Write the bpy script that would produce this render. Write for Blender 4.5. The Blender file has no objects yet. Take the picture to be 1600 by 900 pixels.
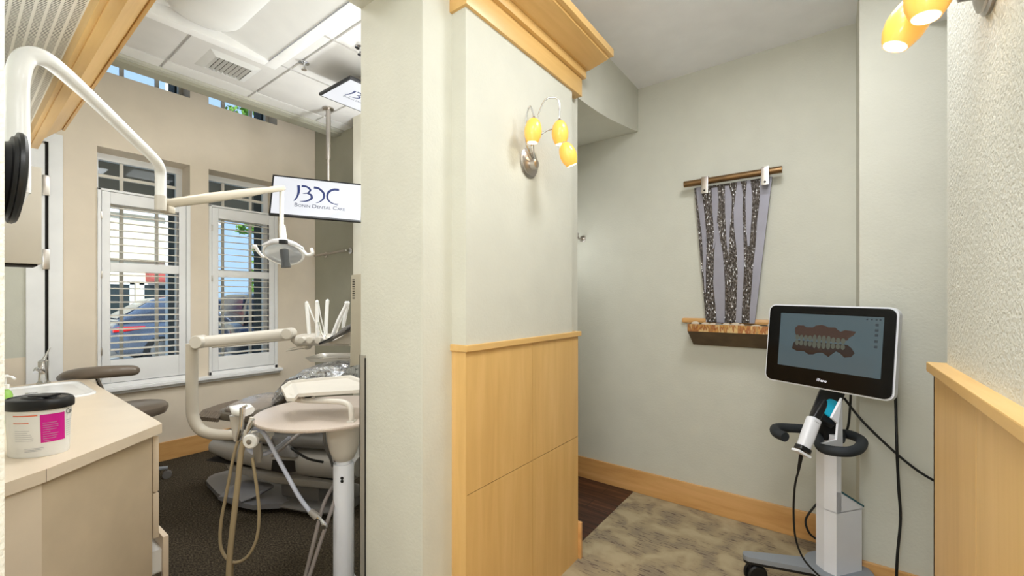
import bpy, bmesh, math, random
from mathutils import Vector, Matrix
random.seed(7)
PI = math.pi
S = bpy.context.scene
COL = S.collection
V = Vector

# ------------------------------------------------------------------ camera
CAM_H = 1.42; YAW = math.radians(37.0); FPX = 665.0
cs, sn = math.cos(YAW), math.sin(YAW)
cam_d = bpy.data.cameras.new('camera'); cam = bpy.data.objects.new('camera', cam_d); COL.objects.link(cam)
cam.location = (0, 0, CAM_H); cam.rotation_euler = (PI/2, 0, YAW)
cam_d.sensor_width = 36; cam_d.lens = 36*FPX/1600; cam_d.shift_y = 18/1600; cam_d.clip_start = .02; cam_d.clip_end = 300
S.camera = cam
# ------------------------------------------------------------------ colour management
S.view_settings.view_transform = 'Standard'; S.view_settings.look = 'None'
S.view_settings.gamma = 1; S.view_settings.use_curve_mapping = False
S.view_settings.exposure = 0.12
# ------------------------------------------------------------------ sky
w = bpy.data.worlds.new('world'); S.world = w; w.use_nodes = True
bgn = w.node_tree.nodes['Background']
bgn.inputs[0].default_value = (.50, .68, .95, 1); bgn.inputs[1].default_value = 1.35
# ------------------------------------------------------------------ sun, ceiling lamps and added fill lights
def sun(rot, e):
    l = bpy.data.lights.new('sun', 'SUN'); l.energy = e; l.angle = .01; l.color = (1, .96, .9)
    o = bpy.data.objects.new('sun', l); o.rotation_euler = rot; COL.objects.link(o)
sun((math.radians(25), math.radians(46), 0), 6.5)
def area(name, loc, size, e, col=(.95, .97, 1), rot=(0, 0, 0), sy=None, spread=None):
    l = bpy.data.lights.new(name, 'AREA'); l.energy = e; l.color = col; l.size = size
    if sy: l.shape = 'RECTANGLE'; l.size_y = sy
    if spread: l.spread = math.radians(spread)
    o = bpy.data.objects.new(name, l); o.location = loc; o.rotation_euler = rot; COL.objects.link(o)
    return o
area('corridor_ceiling_lamp', (-.15, .2, 2.93), .6, 14)
area('corridor_ceiling_lamp', (-.35, -1.1, 2.93), .8, 16)
area('corridor_ceiling_lamp', (-.15, 1.75, 2.93), .4, 17)
area('operatory_ceiling_lamp', (-2.35, .95, 3.06), .55, 20 , (.97, .985, 1), sy=.55)
area('operatory_ceiling_lamp', (-2.2, 1.75, 3.16), .5, 5 , (.97, .985, 1), sy=.5)

def fill_point(name, loc, r, e, col=(.94, .97, 1)):  # added soft point light, kept out of view to brighten walls and ceilings
    l = bpy.data.lights.new(name, 'POINT'); l.energy = e; l.color = col; l.shadow_soft_size = r
    o = bpy.data.objects.new(name, l); o.location = loc; COL.objects.link(o)
fill_point('corridor_fill', (-.30, -.95, 2.0), .22, 30)
fill_point('corridor_fill', (.0, -.5, 1.0), .22, 18)
fill_point('operatory_fill', (-2.25, 1.9, 2.45), .22, 16)
fill_point('operatory_fill', (-3.1, 2.27, 2.35), .08, 26)
fill_point('operatory_fill', (-3.35, .0, 1.72), .06, 7)
fill_point('corridor_fill', (.02, 1.05, 2.45), .12, 7)
fill_point('hall_fill', (-1.66, 2.7, 1.8), .1, 2.5)
fill_point('operatory_fill', (-1.95, -.02, 2.0), .05, 3)

# ------------------------------------------------------------------ materials
def lin(c): return tuple(((v/255)/12.92 if v/255 <= .04045 else ((v/255+.055)/1.055)**2.4) for v in c) + (1,)
def mat(name, rgb, rough=.6, metal=0, bump=None, mottle=None, coat=0, emit=None, trans=0, spec=.5, ior=1.45, alpha=1):
    m = bpy.data.materials.new(name); m.use_nodes = True; nt = m.node_tree; N = nt.nodes; L = nt.links
    b = N['Principled BSDF']; b.inputs['Base Color'].default_value = lin(rgb)
    b.inputs['Roughness'].default_value = rough; b.inputs['Metallic'].default_value = metal
    b.inputs['Specular IOR Level'].default_value = spec; b.inputs['IOR'].default_value = ior
    b.inputs['Coat Weight'].default_value = coat; b.inputs['Transmission Weight'].default_value = trans
    b.inputs['Alpha'].default_value = alpha
    if emit: b.inputs['Emission Color'].default_value = lin(emit[0]); b.inputs['Emission Strength'].default_value = emit[1]
    tc = N.new('ShaderNodeTexCoord')
    if bump:
        n = N.new('ShaderNodeTexNoise'); n.inputs['Scale'].default_value = bump[0]; n.inputs['Detail'].default_value = 3
        L.new(tc.outputs['Object'], n.inputs['Vector'])
        bp = N.new('ShaderNodeBump'); bp.inputs['Strength'].default_value = bump[1]; bp.inputs['Distance'].default_value = bump[2] if len(bump) > 2 else .002
        L.new(n.outputs['Fac'], bp.inputs['Height']); L.new(bp.outputs['Normal'], b.inputs['Normal'])
    mt = mottle or (6, .97)
    n2 = N.new('ShaderNodeTexNoise'); n2.inputs['Scale'].default_value = mt[0]; n2.inputs['Detail'].default_value = 4
    L.new(tc.outputs['Object'], n2.inputs['Vector'])
    mx = N.new('ShaderNodeMix'); mx.data_type = 'RGBA'
    mx.inputs['A'].default_value = lin(tuple(c*mt[1] for c in rgb)); mx.inputs['B'].default_value = lin(tuple(min(255, c/mt[1]) for c in rgb))
    L.new(n2.outputs['Fac'], mx.inputs['Factor']); L.new(mx.outputs['Result'], b.inputs['Base Color'])
    return m
def ramp(nt, stops, interp='LINEAR'):
    r = nt.nodes.new('ShaderNodeValToRGB'); r.color_ramp.interpolation = interp
    e = r.color_ramp.elements
    e[0].position, e[0].color = stops[0][0], lin(stops[0][1]); e[1].position, e[1].color = stops[-1][0], lin(stops[-1][1])
    for p, c in stops[1:-1]:
        x = e.new(p); x.color = lin(c)
    return r
def wood(name, stops, scale=(2, 2, 2), grain=(14, 14, 1.2), rough=.4, coat=.15):
    m = bpy.data.materials.new(name); m.use_nodes = True; nt = m.node_tree; N = nt.nodes; L = nt.links; b = N['Principled BSDF']
    tc = N.new('ShaderNodeTexCoord'); mp = N.new('ShaderNodeMapping'); mp.inputs['Scale'].default_value = grain
    L.new(tc.outputs['Object'], mp.inputs['Vector'])
    n = N.new('ShaderNodeTexNoise'); n.inputs['Scale'].default_value = 1.3; n.inputs['Detail'].default_value = 6; n.inputs['Roughness'].default_value = .6; n.inputs['Distortion'].default_value = .4
    L.new(mp.outputs['Vector'], n.inputs['Vector'])
    r = ramp(nt, stops); L.new(n.outputs['Fac'], r.inputs['Fac']); L.new(r.outputs['Color'], b.inputs['Base Color'])
    b.inputs['Roughness'].default_value = rough; b.inputs['Coat Weight'].default_value = coat; b.inputs['Coat Roughness'].default_value = .25
    return m
maple = [(.25, (206, 164, 98)), (.5, (216, 175, 108)), (.75, (224, 184, 120))]
M = {}
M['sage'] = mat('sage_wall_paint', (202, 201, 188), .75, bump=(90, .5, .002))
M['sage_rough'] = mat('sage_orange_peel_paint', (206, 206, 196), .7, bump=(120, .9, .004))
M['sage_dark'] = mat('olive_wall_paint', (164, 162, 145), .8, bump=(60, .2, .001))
M['beige'] = mat('beige_wall_paint', (226, 213, 194), .8, bump=(60, .15, .001))
M['cream_wall'] = mat('cream_wall_paint', (226, 222, 206), .8)
M['ceil'] = mat('ceiling_paint', (240, 240, 242), .85, bump=(160, .5, .002))
M['tile'] = mat('ceiling_tile', (215, 213, 210), .9, bump=(220, .4, .001))
M['tile_edge'] = mat('ceiling_grid_white', (232, 231, 228), .8)
M['maple'] = wood('maple_vertical', maple)
M['maple_y'] = wood('maple_along_y', maple, grain=(14, 1.2, 14))
M['maple_x'] = wood('maple_along_x', maple, grain=(1.2, 14, 14))
M['base_x'] = wood('maple_baseboard_x', [(.25, (194, 142, 84)), (.5, (212, 162, 100)), (.75, (224, 176, 118))], grain=(1.5, 14, 14))
M['base_y'] = wood('maple_baseboard_y', [(.25, (194, 142, 84)), (.5, (212, 162, 100)), (.75, (224, 176, 118))], grain=(14, 1.5, 14))
M['white'] = mat('white_trim_paint', (238, 238, 238), .45)
M['white_gloss'] = mat('glossy_white_plastic', (240, 240, 238), .25)
M['slat'] = mat('louvre_white', (232, 226, 214), .5)
M['enamel'] = mat('warm_grey_enamel', (208, 202, 192), .3)
M['enamel2'] = mat('putty_enamel', (194, 186, 172), .35)
M['arm_beige'] = mat('beige_arm_plastic', (184, 174, 156), .4)
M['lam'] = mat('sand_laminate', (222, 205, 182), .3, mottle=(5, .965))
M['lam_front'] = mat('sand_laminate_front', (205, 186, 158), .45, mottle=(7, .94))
M['gap'] = mat('dark_gap', (30, 26, 22), .9)
M['black'] = mat('black_plastic', (22, 22, 24), .35)
M['black_soft'] = mat('black_foam_grip', (38, 42, 46), .7, bump=(400, .3, .001))
M['rubber'] = mat('black_rubber_cable', (18, 18, 18), .5)
M['dark_grey'] = mat('dark_grey_plastic', (62, 64, 66), .4)
M['putty_dark'] = mat('dark_putty_plastic', (168, 160, 142), .4)
M['chrome'] = mat('chrome', (215, 215, 215), .15, 1)
M['brushed'] = mat('brushed_nickel', (190, 184, 178), .3, 1)
M['steel'] = mat('stainless_corner_guard', (176, 172, 162), .42, .55, bump=(300, .15, .0005))
M['grey_metal'] = mat('grey_painted_metal', (150, 156, 164), .4, .3)
M['cart_white'] = mat('cart_white', (226, 228, 234), .35)
M['teal'] = mat('teal_plastic', (20, 160, 190), .4)
M['teal_dark'] = mat('dark_teal_edge', (30, 88, 100), .4)
M['vinyl'] = mat('taupe_vinyl', (112, 100, 88), .35, coat=.2)
M['chairvinyl'] = mat('charcoal_taupe_upholstery', (104, 96, 84), .4, coat=.2)
M['chairgrey'] = mat('dental_chair_grey', (148, 144, 138), .4)
M['chairdark'] = mat('dental_chair_dark_grey', (110, 108, 106), .4)
M['foot'] = mat('chair_base_grey', (122, 122, 126), .3)
M['hose_tan'] = mat('tan_hose', (164, 148, 118), .45)
M['hose_blue'] = mat('pale_blue_hose', (190, 196, 214), .4)
M['hose_grey'] = mat('mauve_grey_hose', (142, 134, 130), .5)
M['wrap'] = mat('crinkled_clear_wrap', (205, 208, 214), .12, .75, bump=(22, 1.0, .03))
M['wrap_soft'] = mat('clear_wrap_over_vinyl', (168, 158, 150), .18, .25, bump=(14, .8, .02))
M['tabletop'] = mat('speckled_taupe_tabletop', (196, 182, 170), .28, mottle=(160, .93))
M['magenta'] = mat('magenta_label', (214, 22, 150), .5)
M['orange'] = mat('orange_label', (232, 120, 84), .5)
M['ink'] = mat('black_ink', (30, 28, 34), .6)
M['ink_grey'] = mat('grey_ink', (176, 178, 186), .6)
M['navy'] = mat('navy_logo', (10, 16, 40), .6, emit=((16, 40, 104), .8))
M['logo_grey'] = mat('slate_logo_lettering', (16, 20, 34), .6, emit=((36, 46, 80), .8))
M['screen_white'] = mat('white_screen_picture', (70, 70, 72), .3, emit=((238, 240, 245), .82))
M['screen_grey'] = mat('pale_grey_swoosh', (70, 70, 72), .3, emit=((226, 229, 234), .82))
M['copper'] = mat('patinated_copper', (150, 106, 70), .35, .8, mottle=(9, .72))
M['bronze'] = mat('bronze_rod', (126, 100, 70), .3, .85, mottle=(12, .8))
def patina():
    m = mat('patina_copper_streaks', (170, 120, 70), .35, .5); nt = m.node_tree; b = nt.nodes['Principled BSDF']
    tc = nt.nodes.new('ShaderNodeTexCoord'); mp = nt.nodes.new('ShaderNodeMapping'); mp.inputs['Scale'].default_value = (34, 6, 9); nt.links.new(tc.outputs['Object'], mp.inputs['Vector'])
    n = nt.nodes.new('ShaderNodeTexNoise'); n.inputs['Scale'].default_value = 1; n.inputs['Detail'].default_value = 3; nt.links.new(mp.outputs['Vector'], n.inputs['Vector'])
    r = ramp(nt, [(.3, (104, 96, 86)), (.42, (188, 142, 76)), (.5, (142, 84, 50)), (.58, (206, 176, 120)), (.7, (130, 124, 132))])
    nt.links.new(n.outputs['Fac'], r.inputs['Fac']); nt.links.new(r.outputs['Color'], b.inputs['Base Color']); return m
M['patina'] = patina(); M['dark_bronze'] = mat('dark_bronze', (92, 74, 52), .4, .7, mottle=(12, .75))
M['slate'] = mat('slate_lavender_sheet', (142, 140, 150), .45, .35, mottle=(10, .92))
M['soffit_dark'] = mat('exterior_soffit_brown', (128, 114, 92), .9)
M['ext_dark'] = mat('exterior_slate_shingle', (58, 62, 60), .85, mottle=(18, .75))
M['facade'] = mat('cream_stucco', (240, 226, 200), .9)
M['facade_white'] = mat('white_exterior_trim', (240, 238, 232), .7)
M['awning'] = mat('brick_red_awning', (170, 78, 70), .8)
M['facade_glass'] = mat('shop_window_dark', (52, 60, 60), .15)
M['asphalt'] = mat('parking_concrete', (170, 166, 158), .9, mottle=(3, .92))
M['car_blue'] = mat('slate_blue_car_paint', (96, 106, 124), .2, .5, coat=.6)
M['car_black'] = mat('black_car_paint', (24, 25, 30), .2, .3, coat=.6)
M['car_glass'] = mat('car_window_tint', (30, 40, 60), .08)
M['tyre'] = mat('tyre', (22, 22, 22), .8)
M['tail'] = mat('red_tail_light', (190, 20, 24), .25, emit=((220, 20, 20), .6))
M['leaf'] = mat('tree_leaf', (92, 128, 44), .6, mottle=(2, .7))
M['bark'] = mat('bark', (96, 72, 56), .9)
M['hedge'] = mat('hedge_leaf', (110, 138, 52), .7, mottle=(3, .7))
M['flag_red'] = mat('flag_red', (170, 40, 60), .7); M['flag_white'] = mat('flag_white', (236, 232, 238), .7)
M['flag_blue'] = mat('flag_blue', (60, 66, 120), .7)
M['soap'] = mat('green_soap', (150, 196, 96), .2)
M['porcelain'] = mat('white_sink', (240, 240, 240), .12)
M['pebble'] = mat('pale_pebble', (190, 176, 156), .6, mottle=(20, .8))
M['pebble2'] = mat('grey_pebble', (120, 116, 110), .6, mottle=(20, .8))
M['bone'] = mat('vent_white', (220, 220, 218), .5)
M['shade_in'] = mat('white_glass_inner', (250, 246, 238), .4, emit=((255, 240, 220), .45))

def glass(name, rgb=(235, 242, 245), rough=0):
    m = bpy.data.materials.new(name); m.use_nodes = True; nt = m.node_tree; N = nt.nodes; L = nt.links
    for n in list(N): N.remove(n)
    o = N.new('ShaderNodeOutputMaterial'); t = N.new('ShaderNodeBsdfTransparent'); t.inputs[0].default_value = lin(rgb)
    g = N.new('ShaderNodeBsdfGlossy'); g.inputs['Roughness'].default_value = rough
    mx = N.new('ShaderNodeMixShader'); f = N.new('ShaderNodeFresnel'); f.inputs['IOR'].default_value = 1.25
    L.new(f.outputs[0], mx.inputs[0]); L.new(t.outputs[0], mx.inputs[1]); L.new(g.outputs[0], mx.inputs[2]); L.new(mx.outputs[0], o.inputs[0])
    return m
M['glass'] = glass('window_glass'); M['lens'] = mat('clear_lamp_lens', (206, 212, 220), .12, .25, coat=.5)
def amber():
    m = mat('amber_glass', (246, 190, 84), .3, coat=.4)
    b = m.node_tree.nodes['Principled BSDF']
    nt = m.node_tree; lw = nt.nodes.new('ShaderNodeLayerWeight'); lw.inputs[0].default_value = .35
    r = ramp(nt, [(0, (255, 206, 112)), (.6, (240, 160, 40)), (1, (190, 110, 20))])
    nt.links.new(lw.outputs['Facing'], r.inputs['Fac']); nt.links.new(r.outputs['Color'], b.inputs['Emission Color'])
    b.inputs['Emission Strength'].default_value = .26
    return m
M['amber'] = amber()

def carpet():
    m = bpy.data.materials.new('mottled_beige_carpet'); m.use_nodes = True; nt = m.node_tree; N = nt.nodes; L = nt.links; b = N['Principled BSDF']
    tc = N.new('ShaderNodeTexCoord')
    n1 = N.new('ShaderNodeTexNoise'); n1.inputs['Scale'].default_value = 6.5; n1.inputs['Detail'].default_value = 6; n1.inputs['Distortion'].default_value = .5
    L.new(tc.outputs['Object'], n1.inputs['Vector'])
    r1 = ramp(nt, [(.36, (150, 136, 114)), (.5, (172, 155, 124)), (.64, (186, 170, 138))]); L.new(n1.outputs['Fac'], r1.inputs['Fac'])
    mp = N.new('ShaderNodeMapping'); mp.inputs['Scale'].default_value = (16, 120, 1); L.new(tc.outputs['Object'], mp.inputs['Vector'])
    n2 = N.new('ShaderNodeTexNoise'); n2.inputs['Scale'].default_value = 1; n2.inputs['Detail'].default_value = 2; L.new(mp.outputs['Vector'], n2.inputs['Vector'])
    r2 = ramp(nt, [(.56, (0, 0, 0)), (.64, (255, 255, 255))]); L.new(n2.outputs['Fac'], r2.inputs['Fac'])
    r3 = ramp(nt, [(.42, (255, 255, 255)), (.56, (30, 30, 30))]); L.new(n1.outputs['Fac'], r3.inputs['Fac'])
    mu = N.new('ShaderNodeMath'); mu.operation = 'MULTIPLY'; L.new(r2.outputs['Color'], mu.inputs[0]); L.new(r3.outputs['Color'], mu.inputs[1])
    mx = N.new('ShaderNodeMix'); mx.data_type = 'RGBA'; mx.inputs['B'].default_value = lin((104, 88, 80))
    L.new(mu.outputs[0], mx.inputs['Factor']); L.new(r1.outputs['Color'], mx.inputs['A'])
    n3 = N.new('ShaderNodeTexNoise'); n3.inputs['Scale'].default_value = 350; L.new(tc.outputs['Object'], n3.inputs['Vector'])
    bp = N.new('ShaderNodeBump'); bp.inputs['Strength'].default_value = .8; bp.inputs['Distance'].default_value = .004
    L.new(n3.outputs['Fac'], bp.inputs['Height']); L.new(bp.outputs['Normal'], b.inputs['Normal'])
    L.new(mx.outputs['Result'], b.inputs['Base Color']); b.inputs['Roughness'].default_value = .95; b.inputs['Specular IOR Level'].default_value = .1
    return m
M['carpet'] = carpet()
def carpet_dark():
    m = bpy.data.materials.new('dark_olive_carpet'); m.use_nodes = True; nt = m.node_tree; N = nt.nodes; L = nt.links; b = N['Principled BSDF']
    tc = N.new('ShaderNodeTexCoord'); mp = N.new('ShaderNodeMapping'); mp.inputs['Scale'].default_value = (60, 130, 1); mp.inputs['Rotation'].default_value = (0, 0, .5)
    L.new(tc.outputs['Object'], mp.inputs['Vector'])
    n = N.new('ShaderNodeTexNoise'); n.inputs['Scale'].default_value = 1; n.inputs['Detail'].default_value = 2; L.new(mp.outputs['Vector'], n.inputs['Vector'])
    r = ramp(nt, [(.35, (50, 45, 37)), (.55, (76, 68, 56)), (.75, (104, 94, 78))]); L.new(n.outputs['Fac'], r.inputs['Fac']); L.new(r.outputs['Color'], b.inputs['Base Color'])
    bp = N.new('ShaderNodeBump'); bp.inputs['Strength'].default_value = .8; bp.inputs['Distance'].default_value = .006
    L.new(n.outputs['Fac'], bp.inputs['Height']); L.new(bp.outputs['Normal'], b.inputs['Normal'])
    b.inputs['Roughness'].default_value = 1; b.inputs['Specular IOR Level'].default_value = .1
    return m
M['carpet_dark'] = carpet_dark()
def planks():
    m = bpy.data.materials.new('dark_walnut_planks'); m.use_nodes = True; nt = m.node_tree; N = nt.nodes; L = nt.links; b = N['Principled BSDF']
    tc = N.new('ShaderNodeTexCoord'); mp = N.new('ShaderNodeMapping'); mp.inputs['Scale'].default_value = (2, 26, 1); L.new(tc.outputs['Object'], mp.inputs['Vector'])
    n = N.new('ShaderNodeTexNoise'); n.inputs['Scale'].default_value = 1.2; n.inputs['Detail'].default_value = 5; L.new(mp.outputs['Vector'], n.inputs['Vector'])
    r = ramp(nt, [(.35, (46, 26, 20)), (.55, (84, 50, 38)), (.7, (122, 78, 56))]); L.new(n.outputs['Fac'], r.inputs['Fac'])
    br = N.new('ShaderNodeTexBrick'); br.inputs['Scale'].default_value = 1; br.inputs['Brick Width'].default_value = .9; br.inputs['Row Height'].default_value = .12; br.inputs['Mortar Size'].default_value = .003
    br.inputs['Color1'].default_value = (1, 1, 1, 1); br.inputs['Color2'].default_value = (.7, .7, .7, 1); br.inputs['Mortar'].default_value = (.1, .1, .1, 1)
    L.new(tc.outputs['Object'], br.inputs['Vector'])
    mx = N.new('ShaderNodeMix'); mx.data_type = 'RGBA'; mx.blend_type = 'MULTIPLY'; mx.inputs['Factor'].default_value = 1
    L.new(r.outputs['Color'], mx.inputs['A']); L.new(br.outputs['Color'], mx.inputs['B']); L.new(mx.outputs['Result'], b.inputs['Base Color'])
    b.inputs['Roughness'].default_value = .35
    return m
M['planks'] = planks()
def lattice():
    m = bpy.data.materials.new('perforated_metal_lattice'); m.use_nodes = True; nt = m.node_tree; N = nt.nodes; L = nt.links; b = N['Principled BSDF']
    tc = N.new('ShaderNodeTexCoord')
    br = N.new('ShaderNodeTexBrick'); br.inputs['Scale'].default_value = 1; br.offset = .0
    br.inputs['Brick Width'].default_value = .0125; br.inputs['Row Height'].default_value = .026; br.inputs['Mortar Size'].default_value = .0042; br.inputs['Mortar Smooth'].default_value = .2
    br.inputs['Color1'].default_value = lin((44, 42, 38)); br.inputs['Color2'].default_value = lin((92, 88, 78)); br.inputs['Mortar'].default_value = lin((232, 230, 220))
    L.new(tc.outputs['Object'], br.inputs['Vector'])
    n = N.new('ShaderNodeTexNoise'); n.inputs['Scale'].default_value = 9; L.new(tc.outputs['Object'], n.inputs['Vector'])
    L.new(br.outputs['Color'], b.inputs['Base Color']); b.inputs['Roughness'].default_value = .4
    bp = N.new('ShaderNodeBump'); bp.inputs['Strength'].default_value = .6; bp.inputs['Distance'].default_value = .004
    L.new(br.outputs['Fac'], bp.inputs['Height']); L.new(bp.outputs['Normal'], b.inputs['Normal'])
    return m
M['lattice'] = lattice()
def hammered():
    m = bpy.data.materials.new('wet_hammered_mesh'); m.use_nodes = True; nt = m.node_tree; N = nt.nodes; L = nt.links; b = N['Principled BSDF']
    tc = N.new('ShaderNodeTexCoord'); mp = N.new('ShaderNodeMapping'); mp.inputs['Scale'].default_value = (110, 110, 55); L.new(tc.outputs['Object'], mp.inputs['Vector'])
    n = N.new('ShaderNodeTexNoise'); n.inputs['Scale'].default_value = 1; n.inputs['Detail'].default_value = 2; L.new(mp.outputs['Vector'], n.inputs['Vector'])
    r = ramp(nt, [(.45, (62, 54, 48)), (.62, (112, 104, 98)), (.68, (250, 250, 255))]); L.new(n.outputs['Fac'], r.inputs['Fac'])  # near-white stop paints the sparkling glints into the mesh colour
    L.new(r.outputs['Color'], b.inputs['Base Color']); b.inputs['Metallic'].default_value = .3; b.inputs['Roughness'].default_value = .25
    bp = N.new('ShaderNodeBump'); bp.inputs['Strength'].default_value = 1; bp.inputs['Distance'].default_value = .01
    L.new(n.outputs['Fac'], bp.inputs['Height']); L.new(bp.outputs['Normal'], b.inputs['Normal'])
    return m
M['hammered'] = hammered()
def screen_mat(name, rgb, e, rough=.08):
    m = mat(name, tuple(c*.3 for c in rgb), rough, emit=(rgb, e)); return m
M['scan_screen'] = screen_mat('dim_blue_grey_screen', (96, 116, 124), .45)
M['gum'] = screen_mat('scan_gum_brown', (82, 58, 50), .45)
M['gum2'] = screen_mat('scan_gum_dark', (56, 42, 40), .45)
M['tooth'] = screen_mat('scan_tooth_grey_green', (104, 108, 96), .45)
M['icon'] = screen_mat('scan_icon', (64, 76, 84), .45)
M['lit_white'] = mat('lit_white_lettering', (240, 240, 245), .5, emit=((240, 240, 250), .8))
M['bezel'] = mat('glossy_black_bezel', (8, 8, 9), .15, spec=.25)
M['diffuser'] = mat('lamp_diffuser', (214, 214, 212), .6, emit=((255, 252, 246), .04))

# ------------------------------------------------------------------ helpers
RD = V((cs, sn, 0)); FD = V((-sn, cs, 0)); UP = V((0, 0, 1))
def at(px, py, d):  # point of the room seen at a direction, at a metric depth
    u = (px-800)/FPX
    return V((0, 0, CAM_H)) + d*(FD + u*RD) + V((0, 0, -d*(py-468)/FPX))
def props(o, label=None, cat=None, group=None, kind=None):
    if label: o['label'] = label
    if cat: o['category'] = cat
    if group: o['group'] = group
    if kind: o['kind'] = kind
    return o
def thing(name, label, cat, loc, group=None):
    o = bpy.data.objects.new(name, None); COL.objects.link(o); o.location = loc; o.empty_display_size = .1
    o['org'] = list(loc)
    return props(o, label, cat, group)
def origin_of(o):
    p = V((0, 0, 0))
    while o is not None: p += o.location; o = o.parent
    return p
class MB:
    def __init__(s): s.bm = bmesh.new(); s.mats = []; s.cur = 0
    def use(s, m):
        if m not in s.mats: s.mats.append(m)
        s.cur = s.mats.index(m); return s
    def _add(s, vs, fs):
        bv = [s.bm.verts.new(v) for v in vs]
        for f in fs:
            try: fc = s.bm.faces.new([bv[i] for i in f]); fc.material_index = s.cur
            except ValueError: pass
        return bv
    def box(s, x0, x1, y0, y1, z0, z1, bev=0, M4=None):
        b = bmesh.new(); bmesh.ops.create_cube(b, size=1)
        for v in b.verts: v.co = V(((x0+x1)/2+v.co.x*(x1-x0), (y0+y1)/2+v.co.y*(y1-y0), (z0+z1)/2+v.co.z*(z1-z0)))
        if bev: bmesh.ops.bevel(b, geom=b.edges[:], offset=min(bev, .49*min(abs(x1-x0), abs(y1-y0), abs(z1-z0))), segments=2, affect='EDGES', profile=.6)
        s._merge(b, M4); return s
    def _merge(s, b, M4=None):
        b.verts.index_update()
        vs = [(M4 @ v.co) if M4 else v.co.copy() for v in b.verts]; fs = [[v.index for v in f.verts] for f in b.faces]
        b.free(); s._add(vs, fs)
    def obox(s, c, ux, uy, uz, hx, hy, hz, bev=0):   # oriented box
        M4 = Matrix((( ux[0], uy[0], uz[0], c[0]), (ux[1], uy[1], uz[1], c[1]), (ux[2], uy[2], uz[2], c[2]), (0, 0, 0, 1)))
        return s.box(-hx, hx, -hy, hy, -hz, hz, bev, M4)
    def prism(s, pts, vec, M4=None):   # pts: 3D polygon, extruded along vec
        n = len(pts); vec = V(vec); pts = [V(p) for p in pts]
        vs = pts + [p+vec for p in pts]
        fs = [list(range(n))[::-1], list(range(n, 2*n))] + [[i, (i+1) % n, n+(i+1) % n, n+i] for i in range(n)]
        if M4: vs = [M4 @ v for v in vs]
        s._add(vs, fs); return s
    def tube(s, pts, r, seg=10, smooth=0, cap=True, flat=1.0, closed=False):
        pts = [V(p) for p in pts]; n = len(pts)
        rs = list(r) if isinstance(r, (list, tuple)) else [r]*n
        if smooth:
            np_, nr = [], []
            m = n if closed else n-1
            for i in range(m):
                if closed: p0, p1, p2, p3 = pts[(i-1) % n], pts[i], pts[(i+1) % n], pts[(i+2) % n]
                else: p0, p1, p2, p3 = pts[max(i-1, 0)], pts[i], pts[i+1], pts[min(i+2, n-1)]
                for k in range(smooth):
                    t = k/smooth
                    np_.append(.5*((2*p1)+(-p0+p2)*t+(2*p0-5*p1+4*p2-p3)*t*t+(-p0+3*p1-3*p2+p3)*t**3)); nr.append(rs[i]*(1-t)+rs[(i+1) % n]*t)
            if not closed: np_.append(pts[-1]); nr.append(rs[-1])
            pts, rs = np_, nr; n = len(pts)
        rings = []; up = None
        for i in range(n):
            if closed: t = (pts[(i+1) % n]-pts[i-1])
            else: t = pts[min(i+1, n-1)]-pts[max(i-1, 0)]
            t = t.normalized() if t.length > 1e-9 else V((0, 0, 1))
            if up is None:
                up = V((0, 0, 1)) if abs(t.z) < .9 else V((1, 0, 0))
            a = up.cross(t)
            if a.length < 1e-6: a = V((1, 0, 0)).cross(t)
            a.normalize(); b = t.cross(a).normalized(); up = b
            rings.append([pts[i]+rs[i]*(math.cos(2*PI*k/seg)*a+flat*math.sin(2*PI*k/seg)*b) for k in range(seg)])
        vs = [v for ring in rings for v in ring]; fs = []
        for i in range(n if closed else n-1):
            j = (i+1) % n
            for k in range(seg): fs.append([i*seg+k, i*seg+(k+1) % seg, j*seg+(k+1) % seg, j*seg+k])
        if cap and not closed: fs.append(list(range(seg))[::-1]); fs.append([(n-1)*seg+k for k in range(seg)])
        s._add(vs, fs); return s
    def lathe(s, prof, c, axis=UP, seg=24, sx=1, sy=1, xdir=None):  # prof: (radius, height)
        axis = V(axis).normalized(); a = V(xdir).normalized() if xdir is not None else (V((1, 0, 0)) if abs(axis.x) < .9 else V((0, 1, 0)))
        a = (a-axis*a.dot(axis)).normalized(); b = axis.cross(a); c = V(c)
        vs = []; fs = []
        for (r, h) in prof:
            for k in range(seg): vs.append(c+axis*h+a*(r*sx*math.cos(2*PI*k/seg))+b*(r*sy*math.sin(2*PI*k/seg)))
        for i in range(len(prof)-1):
            for k in range(seg): fs.append([i*seg+k, i*seg+(k+1) % seg, (i+1)*seg+(k+1) % seg, (i+1)*seg+k])
        if prof[0][0] > 1e-4: fs.append(list(range(seg))[::-1])
        if prof[-1][0] > 1e-4: fs.append([(len(prof)-1)*seg+k for k in range(seg)])
        s._add(vs, fs); return s
    def loft(s, secs, seg=20, p=2.6):  # secs: (centre, side_vec, up_vec) vectors already scaled to half sizes
        vs = []; fs = []
        for (c, a, b) in secs:
            c, a, b = V(c), V(a), V(b)
            for k in range(seg):
                t = 2*PI*k/seg; x, y = math.cos(t), math.sin(t)
                x = math.copysign(abs(x)**(2/p), x); y = math.copysign(abs(y)**(2/p), y)
                vs.append(c+a*x+b*y)
        n = len(secs)
        for i in range(n-1):
            for k in range(seg): fs.append([i*seg+k, i*seg+(k+1) % seg, (i+1)*seg+(k+1) % seg, (i+1)*seg+k])
        fs.append(list(range(seg))[::-1]); fs.append([(n-1)*seg+k for k in range(seg)])
        s._add(vs, fs); return s
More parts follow.
